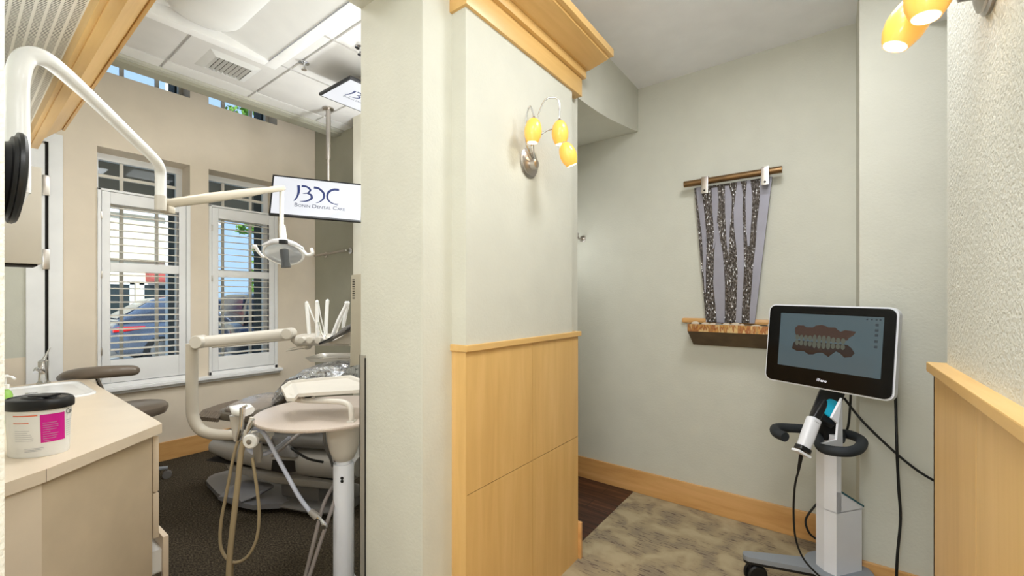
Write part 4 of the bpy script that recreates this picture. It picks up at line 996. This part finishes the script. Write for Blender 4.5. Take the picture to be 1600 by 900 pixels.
m.build('fine_print', 'ink_grey', tb, smooth=False)
m = MB(); text_into(m, 'Cavi', .026, None, RD, UP, warp=lambda x, y: on_tub(.062+x, .140+y, .0014)); m.build('brand_lettering', 'ink', tb, smooth=False)
# upper cabinet / dispenser on the left wall
uc = thing('wall_cabinet', 'small grey-beige wall cabinet above the soap bottle', 'wall cabinet', (-3.0, .07, 1.583))
MB().box(-3.1, -2.905, -.13, .250, 1.587, 2.02, .004).build('cabinet_body', 'enamel2', uc)
MB().box(-3.11, -2.897, -.13, .261, 1.582, 2.025, .004).build('door', 'enamel2', uc)
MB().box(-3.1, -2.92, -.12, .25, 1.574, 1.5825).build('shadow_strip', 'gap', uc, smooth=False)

# ================================================================== DENTAL LIGHT
dl = thing('dental_light', 'white overhead dental light on a long bent pole and spring arm', 'dental light', at(24, 330, 1.17))
MB().tube([at(27, 300, 1.17), at(27, 250, 1.17), at(26, 160, 1.18), at(28, 118, 1.18), at(38, 92, 1.20), at(60, 88, 1.23), at(90, 106, 1.29), at(150, 160, 1.46), at(205, 213, 1.66), at(236, 243, 1.78), at(248, 258, 1.86), at(251, 275, 1.9), at(251, 326, 1.9)],
         [.026, .026, .0255, .025, .0245, .024, .0225, .021, .0205, .020, .020, .0205, .0205], 20, smooth=5).build('bent_pole', 'white_gloss', dl)
MB().tube([at(251, 306, 1.9), at(251, 329, 1.9)], .022, 20).build('pole_collar', 'enamel', dl)
a0, a1 = at(262, 318, 1.93), at(440, 294, 2.6)
d_ = (a1-a0); Ld = d_.length; d_.normalize(); sx_ = d_.cross(UP).normalized(); ux_ = sx_.cross(d_)
MB().loft([(a0-d_*.012, sx_*.012, ux_*.012), (a0, sx_*.02, ux_*.020), (a0+d_*Ld*.3, sx_*.022, ux_*.025), (a0+d_*Ld*.65, sx_*.020, ux_*.022), (a0+d_*Ld*.8, sx_*.017, ux_*.017), (a1, sx_*.016, ux_*.018), (a1+d_*.02, sx_*.012, ux_*.014)], 20, 3).build('spring_arm', 'arm_beige', dl)
MB().obox(at(262, 328, 1.93), RD, FD, UP, .022, .018, .016, .005).build('arm_knuckle', 'arm_beige', dl)
hd_ = at(443, 397, 2.6)
MB().tube([at(440, 292, 2.6), at(440, 352, 2.6)], .012, 14).tube([at(441, 352, 2.6), at(443, 380, 2.6)], [.017, .021], 14).build('drop_stem', 'white_gloss', dl)
# head: oval tilted reflector with rim, centre bridge and dark handle
rim = []
for k in range(28):
    a = 2*PI*k/28; rim.append(hd_+RD*.118*math.cos(a)+UP*(.062*math.sin(a)+.004)+FD*(-.055*math.sin(a)))
MB().tube(rim, .008, 10, closed=True).build('head_rim', 'white_gloss', dl)
nrm_ = (UP*-.66-FD*.75).normalized(); up2 = RD.cross(nrm_).normalized(); up2 = up2 if up2.z > 0 else -up2
prof = [(1.0, 0), (.92, .018), (.7, .036), (.4, .048), (.0, .052)]
MB().lathe(prof, hd_, -nrm_, 40, sx=.115, sy=.078, xdir=RD).build('head_shell', 'white_gloss', dl)
MB().lathe([(1.0, .002), (.8, .010), (.4, .014), (0, .015)], hd_, nrm_, 40, sx=.113, sy=.076, xdir=RD).build('lens', 'lens', dl)
MB().loft([(at(410, 383, 2.56), UP*.006, FD*.008), (at(425, 377, 2.53), UP*.013, FD*.012), (at(443, 376, 2.51), UP*.017, FD*.014), (at(461, 381, 2.53), UP*.012, FD*.012), (at(474, 388, 2.56), UP*.006, FD*.008)], 16).build('bridge', 'cart_white', dl)
MB().obox(at(443, 378, 2.50), RD, FD, UP, .022, .014, .012, .004).build('bridge_clip', 'black', dl)
MB().tube([at(444, 391, 2.50), at(445, 402, 2.49), at(446, 408, 2.49), at(447, 418, 2.49)], [.024, .023, .021, .027], 16).build('focus_handle', 'dark_grey', dl)
for pts in ([at(474, 392, 2.60), at(480, 398, 2.58), at(488, 396, 2.57), at(486, 388, 2.57)], [at(412, 402, 2.62), at(404, 394, 2.6), at(398, 384, 2.58), at(396, 388, 2.6)]):
    MB().tube(pts, [.008, .009, .010, .009], 10, smooth=5).build('grip_handle', 'white_gloss', dl)
# black round bracket beside the doorway, carries the pole
axb = V((-.05, 1, -.06)).normalized(); bc = V((-1.40, .0625, CAM_H+187*.93/FPX))
br = MB(); br.lathe([(.070, 0), (.075, .012), (.086, .014), (.088, .020), (.097, .021), (.098, .027), (.094, .032), (.06, .037), (0, .039)], bc, axb, 56)
bo = br.build('round_wall_disc', 'black'); props(bo, 'thick black round disc on the door jamb at the left edge beside the white pole', 'wall disc')
pb0 = at(27, 300, 1.17)
MB().tube([pb0+UP*.012, pb0-UP*.02, V((pb0.x, -.09, pb0.z-.03)), V((pb0.x, -.125, pb0.z-.03))], [.027, .027, .027, .027], 16).build('wall_bracket', 'white_gloss', dl)

# ================================================================== STOOL
st = thing('operator_stool', 'taupe vinyl operator stool with curved body rest below the left window', 'stool', (-4.28, .90, 0))
sc0 = V((-4.28, .87, 0))
MB().lathe([(.0, .520), (.14, .520), (.185, .535), (.200, .568), (.198, .592), (.18, .612), (.14, .622), (.0, .625)], sc0, UP, 48).build('seat', 'vinyl', st)
arc_ = []
for k in range(13):
    a = math.radians(178+k*(322-178)/12); arc_.append(sc0+V((0, -.02, .84))+V((.0, 0, 0))+RD*(.30*math.cos(a))+FD*(.30*math.sin(a)))
p0 = [at(92, 592, 2.98), at(104, 587, 2.90), at(125, 584, 2.86), at(150, 582, 2.86), at(180, 580, 2.93), at(205, 579, 3.02), at(212, 580, 3.06)]
p0 = [at(94, 591, 3.12), at(106, 587, 3.06), at(128, 584, 3.02), at(152, 582, 3.02), at(182, 580, 3.06), at(206, 579, 3.12), at(213, 580, 3.15)]
MB().tube(p0, [.022, .036, .043, .044, .042, .039, .028], 18, smooth=6).build('body_rest', 'vinyl', st)
MB().tube([at(150, 586, 3.06), at(160, 610, 3.15), at(175, 640, 3.28), sc0+V((0, -.05, .53))], .014, 12, smooth=5).build('rest_bracket', 'chrome', st)
MB().tube([sc0+UP*.545, sc0+UP*.30], .018, 16).tube([sc0+UP*.30, sc0+UP*.09], .028, 16).build('gas_column', 'black', st)
for k in range(5):
    a = math.radians(1+72*k); dv = V((math.cos(a), math.sin(a), 0))
    lg = MB().loft([(sc0+dv*.02+UP*.095, dv.cross(UP)*.022, UP*.02), (sc0+dv*.195+UP*.085, dv.cross(UP)*.014, UP*.011)], 12).build('leg', 'grey_metal', st)
    cw = MB().tube([sc0+dv*.19+UP*.07, sc0+dv*.19+UP*.035], .008, 8)
    for sg in (1, -1): cw.lathe([(.008, -.008), (.030, -.007), (.030, .007), (.008, .008)], sc0+dv*.19+dv.cross(UP)*sg*.012+UP*.031, dv.cross(UP), 18)
    cw.build('caster', 'chairdark', lg)

# ================================================================== DENTAL CHAIR
A = V((.93, .37, 0)).normalized(); B = V((-A.y, A.x, 0)); O = V((-3.05, 1.50, 0))
def ch(x, y, z): return O+A*x+B*y+UP*z
dc = thing('dental_chair', 'reclined taupe dental chair with clear plastic wrap on grey base', 'dental chair', O)
def body(secs, p=3, seg=24):
    m = MB(); m.loft([(ch(x, y, z), B*hw, (UP*math.cos(t)-A*math.sin(t))*hh) for (x, y, z, hw, hh, t) in secs], seg, p); return m
body([(-.66, .02, .565, .10, .018, 0), (-.64, .02, .575, .17, .030, 0), (-.60, .02, .588, .185, .040, .05), (-.5, .02, .60, .20, .05, .0), (-.3, .02, .60, .22, .055, .1), (-.15, .02, .62, .24, .06, .3), (.0, .02, .62, .25, .06, 0), (.15, .02, .61, .25, .05, 0), (.3, .02, .60, .22, .04, 0)]).build('seat_cushion', 'chairvinyl', dc)
rb = MB()
for k in range(9):
    x = -.665+k*.021; rb.tube([ch(x, -.19, .565), ch(x+.004, -.195, .59), ch(x+.008, -.165, .622), ch(x+.012, -.04, .634), ch(x+.012, .10, .634), ch(x+.01, .18, .60)], .0095, 8)
rb.build('ribbed_toe_cover', 'vinyl', dc)
body([(-.50, .02, .615, .15, .03, 0), (-.46, .02, .64, .19, .045, 0), (-.38, .02, .66, .20, .055, 0), (-.2, .02, .655, .20, .05, 0), (-.1, .02, .64, .19, .03, 0)], 2.4, 32).build('leg_wrap', 'wrap_soft', dc)
body([(-.12, .06, .66, .14, .03, .5), (-.02, .06, .74, .20, .05, .55), (.12, .06, .83, .23, .06, .5), (.28, .06, .90, .24, .065, .4), (.40, .06, .93, .24, .07, .15), (.49, .06, .935, .2, .06, .1)]).build('backrest', 'chairvinyl', dc)
wr_ = body([(-.14, .05, .69, .13, .035, .5), (-.02, .05, .765, .21, .055, .55), (.10, .05, .845, .245, .068, .5), (.20, .05, .885, .25, .072, .4), (.30, .05, .91, .25, .082, .2), (.42, .05, .925, .25, .085, .1), (.50, .05, .925, .22, .07, .1)], 2.6, 48)
for v in wr_.bm.verts:
    v.co += V((random.gauss(0, .006), random.gauss(0, .006), random.gauss(0, .008)))
wr_.build('shiny_plastic_wrap', 'wrap', dc, smooth=False)
MB().loft([(ch(-.04, -.20, .66), B*.03, UP*.02), (ch(.15, -.22, .70), B*.035, UP*.02), (ch(.34, -.22, .71), B*.03, UP*.018)], 16).build('armrest', 'chairgrey', dc)
# lower mechanics
body([(-.64, 0, .36, .12, .03, 0), (-.58, 0, .375, .19, .055, 0), (-.4, 0, .36, .22, .075, 0), (-.1, 0, .345, .235, .085, 0), (.2, 0, .34, .235, .09, 0), (.5, 0, .34, .22, .09, 0), (.6, 0, .34, .18, .07, 0)], 3.4, 28).build('lift_housing', 'chairgrey', dc)
body([(-.54, 0, .44, .12, .02, 0), (-.48, 0, .455, .18, .04, 0), (-.25, 0, .48, .20, .06, 0), (.1, 0, .49, .22, .07, 0), (.45, 0, .49, .2, .06, 0)], 3, 24).build('seat_pan', 'chairdark', dc)
body([(-.60, 0, .282, .19, .006, 0), (.52, 0, .268, .205, .006, 0)], 4, 24).build('dark_seam', 'gap', dc)
body([(-.55, 0, .26, .10, .02, 0), (-.4, 0, .245, .19, .04, 0), (0, 0, .22, .21, .05, 0), (.45, 0, .22, .19, .05, 0)], 3, 24).build('lower_shell', 'chairgrey', dc)
body([(-.02, 0, .13, .12, .10, 0), (.3, 0, .13, .14, .10, 0)], 3, 20).build('pedestal', 'chairdark', dc)
m = MB(); m.prism([ch(x, y, .035) for x, y in [(-.82, .06), (-.78, .14), (-.5, .22), (.1, .22), (.15, 0), (.06, -.20), (-.10, -.27), (-.28, -.26), (-.48, -.20), (-.76, -.06), (-.81, .0)]], (0, 0, .032)); m.build('base_plate', 'foot', dc)
m = MB().loft([(ch(-.30, -.27, .075), A*.10, UP*.018), (ch(-.26, -.20, .105), A*.14, UP*.02), (ch(-.25, -.10, .12), A*.15, UP*.02)], 18); m.build('foot_pedal_cover', 'foot', dc)
m = MB(); m.prism([ch(.02, -.243, .30), ch(.03, -.243, .37), ch(.20, -.243, .38), ch(.21, -.243, .31), ch(.12, -.243, .29)], B*-.004); m.build('recess', 'gap', dc, smooth=False)
MB().loft([(ch(.05, -.20, .50), A*.05, B*.03), (ch(.10, -.22, .44), A*.07, B*.03), (ch(.12, -.22, .40), A*.09, B*.03)], 16).build('cable_cover', 'chairdark', dc)
body([(-.08, 0, .045, .20, .02, 0), (.3, 0, .05, .22, .03, 0), (.5, 0, .05, .18, .03, 0)], 3, 20).build('dark_base', 'chairdark', dc)

# ================================================================== DELIVERY UNIT
du = thing('delivery_unit', 'putty coloured dental delivery arm and instrument head with white hoses', 'delivery unit', at(300, 678, 2.6))
MB().tube([at(300, 537, 2.6), at(300, 560, 2.6), at(300, 630, 2.6), at(302, 652, 2.6), at(312, 670, 2.6), at(330, 678, 2.6), at(360, 680, 2.6), at(392, 680, 2.62), at(420, 682, 2.72)], .0315, 20, smooth=6).build('support_pole', 'enamel2', du)
MB().lathe([(.036, -.036), (.040, -.03), (.040, .03), (.036, .036)], at(312, 534, 2.58), -FD, 28).build('shoulder_joint', 'enamel', du)
a0, a1 = at(312, 535, 2.58), at(452, 521, 2.88); d_ = a1-a0; Ld = d_.length; d_.normalize(); s_ = d_.cross(UP).normalized(); u_ = s_.cross(d_)
MB().loft([(a0, s_*.03, u_*.034), (a0+d_*Ld*.1, s_*.032, u_*.036), (a0+d_*Ld*.6, s_*.032, u_*.037), (a1, s_*.032, u_*.036)], 20, 2.4).build('flex_arm', 'enamel', du)
MB().loft([(a0+d_*.06-UP*.033, s_*.02, u_*.010), (a1-UP*.036, s_*.02, u_*.010)], 12).build('arm_undercover', 'enamel2', du)
MB().lathe([(.032, -.036), (.038, -.03), (.038, .03), (.032, .038), (.0, .040)], at(452, 521, 2.84), -FD, 28).build('elbow_joint', 'enamel', du)
MB().loft([(at(456, 524, 2.88), RD*.02, FD*.025), (at(461, 534, 2.9), RD*.018, FD*.025), (at(470, 541, 2.9), UP*.016, FD*.03), (at(482, 541, 2.9), UP*.022, FD*.05)], 16).build('neck', 'enamel2', du)
MB().loft([(at(449, 548, 2.82), UP*.004, FD*.02), (at(455, 546, 2.84), UP*.009, FD*.03), (at(470, 543, 2.88), UP*.012, FD*.035), (at(485, 540, 2.9), UP*.010, FD*.04)], 16, 3).build('brake_handle', 'enamel2', du)
MB().loft([(at(466, 532, 2.92), UP*.020, FD*.05), (at(472, 530, 2.92), UP*.036, FD*.10), (at(490, 530, 2.95), UP*.040, FD*.13), (at(520, 531, 2.98), UP*.036, FD*.14), (at(545, 534, 3.04), UP*.022, FD*.12), (at(553, 536, 3.05), UP*.016, FD*.10)], 24, 3.2).build('control_head', 'enamel', du)
for px in (474, 487, 500):
    MB().lathe([(.022, 0), (.024, .02), (.02, .035), (0, .04)], at(px, 531, 2.83), -FD, 20).build('instrument_cup', 'enamel', du)
for base, tip, end, d in (((483, 522), (479, 473), (500, 520), 2.9), ((496, 538), (495, 471), (508, 522), 2.86), ((509, 522), (511, 470), (509, 524), 2.92), ((518, 528), (540, 473), (522, 525), 2.9), ((536, 512), (543, 473), (526, 520), 2.95)):
    b_, t_, e_ = at(*base, d), at(*tip, d), at(*end, d+.12)
    MB().tube([b_, b_+(t_-b_)*.5, t_-UP*.02, t_, at(tip[0]+2, tip[1]+2, d+.04), e_+(t_-e_)*.55, e_], [.012, .0125, .011, .009, .006, .0045, .0045], 12, smooth=5).build('instrument_whip', 'white_gloss', du)
sxx = [at(505, 536, 2.80), at(560, 508, 2.86)]
dd = (sxx[1]-sxx[0]).normalized(); nn = dd.cross(FD).normalized(); nn = nn if nn.z > 0 else -nn
MB().obox((sxx[0]+sxx[1])/2, dd, FD, nn, (sxx[1]-sxx[0]).length/2, .07, .006, .004).build('touch_pad_edge', 'black', du)
MB().loft([(at(524, 527, 2.80), nn*.005, FD*.05), (at(540, 516, 2.82), nn*.020, FD*.055), (at(557, 506, 2.85), nn*.014, FD*.05)], 18, 3).build('touch_pad', 'chairdark', du)
MB().prism([at(512, 537, 2.86), at(560, 512, 2.86), at(561, 537, 2.86)], FD*.14).build('pad_wedge', 'enamel2', du, smooth=False)
MB().tube([at(498, 503, 2.8), at(502, 520, 2.8), at(506, 526, 2.8)], .007, 8).tube([at(505, 516, 2.82), at(512, 532, 2.8)], .006, 8).build('metal_tip', 'chrome', du)
# cream tray below the head
ty_ = thing('instrument_tray', 'cream rounded tray below the delivery head', 'tray', at(525, 562, 3.0))
m = MB(); tcn2 = at(528, 559, 3.0)
tp = stadium(.36, .30, .06)
m.prism([tcn2+RD*x+FD*y-UP*.012 for x, y in stadium(.31, .25, .05)], UP*.006); base = m
vs = []; fs = []; n = len(tp)
for s_, z in ((.86, -.012), (1.0, .016), (.97, .016), (.84, -.004)):
    for x, y in tp: vs.append(tcn2+RD*x*s_+FD*y*s_+UP*z)
for i in range(3):
    for k in range(n): fs.append([i*n+k, i*n+(k+1) % n, (i+1)*n+(k+1) % n, (i+1)*n+k])
m._add(vs, fs); m.build('tray_dish', 'enamel', ty_)
MB().tube([tcn2-UP*.012, tcn2-UP*.012+RD*.10+UP*.0, tcn2+RD*.15+UP*.0], .012, 10).build('tray_bracket', 'enamel2', ty_)
# beige side cabinet with vent slots seen past the column
sd_ = thing('side_cabinet', 'tall beige equipment housing with small vent slots next to the column edge', 'cabinet', at(575, 600, 2.75))
pc = at(547, 500, 2.75); 
MB().prism([V((p.x, p.y, z_)) for p, z_ in ((at(549, 430, 2.75), 1.578), (at(547, 560, 2.75), .98), (at(548, 575, 2.75), .99), (at(590, 600, 2.75), 1.02), (at(590, 430, 2.75), 1.60))], FD*.12).build('housing', 'putty_dark', sd_)
b0_ = at(580, 480, 2.87); MB().box(b0_.x-.03, b0_.x+.03, b0_.y-.01, 2.379, 1.25, 1.33).build('wall_arm', 'enamel2', sd_)
m = MB()
for k in range(9):
    p = at(552.5, 437+k*3.6, 2.75); m.obox(p-FD*.001, RD, FD, UP, .0075, .001, .0028)
m.build('vent_slots', 'gap', sd_, smooth=False)

# ================================================================== ASSISTANT UNIT: table, post, tray arm, hose holder
at_ = thing('assistant_table', 'round speckled taupe side table on a thick white post', 'table', at(537, 913, 2.12))
tcen = V((-2.07, 1.185, .845))
tA = RD; tB = FD
MB().lathe([(0, -.014), (.96, -.014), (.99, -.010), (1.0, -.002), (.995, .004), (.98, .006), (0, .006)], tcen, UP, 72, sx=.345, sy=.335, xdir=RD).build('tabletop', 'tabletop', at_)
pc = at(537, 913, 2.14); pc.z = 0
MB().lathe([(.085, .83), (.084, .78), (.078, .72), (.066, .665), (.050, .625), (.038, .615)], pc, UP, 36).build('flared_head', 'enamel', at_)
MB().lathe([(.036, .62), (.036, .585)], pc, UP, 28).lathe([(.046, .60), (.049, .595), (.049, .02), (.058, .012), (.058, 0)], pc, UP, 36).build('post', 'cart_white', at_)
kh = pc+UP*.535+(-FD*.0495)+RD*.012
MB().lathe([(.007, 0), (.008, .002), (.004, .003)], kh+UP*.008, -FD, 16).lathe([(.007, 0), (.008, .002), (.004, .003)], kh-UP*.007, -FD, 16).build('lock_keyhole', 'black', at_)
# bent tray arm clamped on the table rim
ta = MB().tube([at(549, 668, 1.98), at(549, 648, 1.98), at(547, 636, 1.985), at(538, 629, 1.99), at(520, 627, 2.0), at(480, 626, 2.06), at(466, 625, 2.08)], .0125, 16, smooth=6)
ta.build('tray_arm', 'enamel', at_)
MB().obox(at(549, 663, 1.98), RD, FD, UP, .017, .017, .019, .003).obox(at(542, 668, 2.0), RD, FD, UP, .022, .02, .003, .001).build('rim_clamp', 'enamel', at_)
MB().lathe([(.03, -.012), (.03, .0), (.022, .006)], at(466, 622, 2.08), UP, 20).build('arm_pivot', 'enamel2', at_)
# hoses tucked below the table
for pts, r_, mm_ in (([(470, 676, 2.5), (452, 690, 2.4), (436, 704, 2.3), (425, 712, 2.3)], .010, 'hose_grey'), ([(520, 672, 2.4), (521, 700, 2.4), (525, 725, 2.42), (528, 735, 2.45)], .009, 'hose_grey'), ([(506, 672, 2.35), (508, 695, 2.35), (516, 715, 2.4), (520, 728, 2.45)], .008, 'chairdark'), ([(531, 672, 2.35), (532, 700, 2.36), (529, 728, 2.4)], .007, 'rubber'), ([(455, 700, 2.4), (480, 716, 2.4), (505, 722, 2.45)], .007, 'rubber'), ([(476, 905, 2.02), (492, 840, 2.05), (505, 790, 2.12), (520, 760, 2.2), (530, 748, 2.25)], .009, 'hose_grey'), ([(482, 905, 2.0), (503, 840, 2.04), (520, 790, 2.1), (531, 756, 2.2), (534, 740, 2.3)], .009, 'hose_grey')):
    MB().tube([at(*p) for p in pts], r_, 10, smooth=6).build('hose', mm_, at_)
# tray held by the arm
tr2 = thing('bracket_tray', 'long off-white slanted tray held above the round table', 'tray', at(505, 612, 2.1))
q0, q1, q2, q3 = at(441, 604, 2.06), at(462, 622, 2.02), at(575, 600, 1.99), at(560, 588, 2.10)
P_ = [at(439, 604, 2.10), at(452, 595, 2.20), at(458, 594, 2.2), at(548, 586, 2.24), at(575, 596, 2.14), at(575, 608, 2.04), at(466, 615, 2.0), at(460, 622, 1.98), at(448, 622, 1.98)]
nrm2 = UP
zc = sum(p.z for p in P_)/len(P_)
m = MB(); cP = sum(P_, V((0, 0, 0)))/len(P_)
def flat_(p, k, dz): v = cP+(p-cP)*k; return V((v.x, v.y, .965+dz+.0*(p.z-cP.z)))
# board lies nearly level; far edge a little higher
def tilt(p, k=1, dz=0):
    v = cP+(p-cP)*k; return v+UP*dz
n = len(P_); vs = [tilt(p, 1.0, .0) for p in P_]+[tilt(p, 1.0, -.016) for p in P_]+[tilt(p, .93, .0) for p in P_]+[tilt(p, .90, -.010) for p in P_]
fs = [[i, (i+1) % n, n+(i+1) % n, n+i] for i in range(n)]+[[i, (i+1) % n, 2*n+(i+1) % n, 2*n+i] for i in range(n)]+[[2*n+i, 2*n+(i+1) % n, 3*n+(i+1) % n, 3*n+i] for i in range(n)]+[[3*n+i for i in range(n)], [n+i for i in range(n)][::-1]]
m._add(vs, fs); m.build('tray_pan', 'enamel', tr2, smooth=False)
# hose holder with handpieces
hh_ = thing('suction_holder', 'white holder with suction handpieces and hanging tan hoses at the left of the round table', 'suction unit', at(380, 690, 2.0))
d0 = 2.02
MB().loft([(at(361, 636, d0+.08), RD*.010, UP*.006), (at(372, 640, d0+.06), FD*.05, UP*.024), (at(383, 641, d0+.05), FD*.055, UP*.026), (at(389, 643, d0+.04), FD*.045, UP*.018)], 20, 2.6).build('holder_head', 'white_gloss', hh_)
MB().tube([at(370, 648, d0+.08), at(371, 668, d0+.08), at(373, 688, d0+.08)], [.032, .025, .02], 16, smooth=3).build('holder_stem', 'enamel', hh_)
MB().tube([at(379, 637, d0-.02), at(378, 655, d0-.02), at(376, 672, d0-.02), at(372, 686, d0)], [.013, .011, .013, .010], 14, smooth=4).build('chrome_suction_valve', 'chrome', hh_)
MB().tube([at(378, 641, d0-.02), at(380, 636, d0-.02), at(385, 634, d0-.03)], .006, 8).build('valve_lever', 'chrome', hh_)
MB().tube([at(394, 652, d0-.03), at(390, 668, d0-.03), at(382, 686, d0-.02)], [.010, .014, .011], 14, smooth=4).build('saliva_valve', 'enamel', hh_)
MB().loft([(at(396, 656, d0-.06), RD*.006, FD*.008), (at(393, 666, d0-.06), RD*.013, FD*.01), (at(388, 677, d0-.05), RD*.008, FD*.008)], 14).build('valve_paddle', 'chrome', hh_)
MB().lathe([(.026, -.012), (.033, -.010), (.034, .006), (.028, .012), (.012, .013)], at(392, 689, d0-.06), -FD, 28).build('round_knob', 'white_gloss', hh_)
MB().lathe([(.012, .012), (.012, .016), (.006, .018)], at(392, 689, d0-.06), -FD, 18).build('knob_screw', 'brushed', hh_)
MB().obox(at(402, 680, d0), RD, FD, UP, .018, .015, .016, .004).tube([at(386, 684, d0+.02), at(400, 680, d0+.05), at(425, 678, d0+.2)], .013, 10).build('holder_bar', 'white_gloss', hh_)
MB().loft([(at(402, 692, d0+.05), RD*.022, FD*.012), (at(403, 708, d0+.05), RD*.023, FD*.012), (at(402, 722, d0+.05), RD*.018, FD*.010)], 16).build('hanging_paddle', 'chairgrey', hh_)
H = lambda pts, r_, m_, nm_='hose': MB().tube([at(*p) for p in pts], r_, 12, smooth=7).build(nm_, m_, hh_)
H([(381, 688, d0-.02), (376, 712, d0-.03), (371, 760, d0-.04), (364, 820, d0-.05), (359, 870, d0-.05), (357, 915, d0-.05)], .0125, 'hose_tan')
H([(372, 688, d0), (364, 718, d0), (354, 770, d0), (345, 820, d0), (346, 858, d0), (362, 878, d0), (384, 872, d0), (400, 845, d0), (405, 805, d0), (401, 760, d0), (394, 715, d0)], .0072, 'hose_tan')
H([(362, 880, d0+.02), (361, 915, d0+.02)], .009, 'hose_tan')
H([(396, 670, d0+.02), (404, 670, d0), (416, 682, d0-.02), (432, 712, d0-.02), (450, 745, d0-.02), (468, 777, d0-.02), (486, 801, d0-.02)], .0095, 'hose_blue')
H([(383, 690, d0+.05), (390, 704, d0+.05), (408, 710, d0+.06), (426, 704, d0+.12), (438, 696, d0+.2), (452, 684, d0+.3)], .0105, 'hose_blue')
MB().tube([at(484, 798, d0-.02), at(496, 808, d0-.02)], [.014, .017], 14).build('hose_connector', 'chairgrey', hh_)
MB().tube([at(496, 808, d0-.02), at(501, 812, d0-.02), at(507, 822, d0-.03)], [.009, .007, .014], 10).lathe([(.013, 0), (.014, .005), (.01, .01)], at(507, 822, d0-.04), -FD, 16).build('chrome_connector', 'chrome', hh_)
# grab rail on the olive wall
gr = thing('wall_rail', 'short chrome and clear rail fixed to the olive wall behind the dental light', 'wall rail', (-4.3, 2.51, 1.7))
yr = 2.47
r0, r1 = at(503, 397, yr/( .7986+(503-800)/FPX*.6018)), at(541, 391, yr/(.7986+(541-800)/FPX*.6018))
MB().tube([V((-4.62, yr, r0.z-.01)), V((r1.x, yr, r1.z))], .011, 12).build('rail', 'brushed', gr)
for p in (V((r0.x, 0, r0.z-.005)), V((r1.x, 0, r1.z))):
    MB().tube([V((p.x, yr, p.z)), V((p.x, 2.515, p.z))], .011, 12).lathe([(.034, 0), (.034, .006), (.02, .012)], V((p.x, 2.52, p.z)), (0, -1, 0), 22).build('flange', 'chrome', gr)
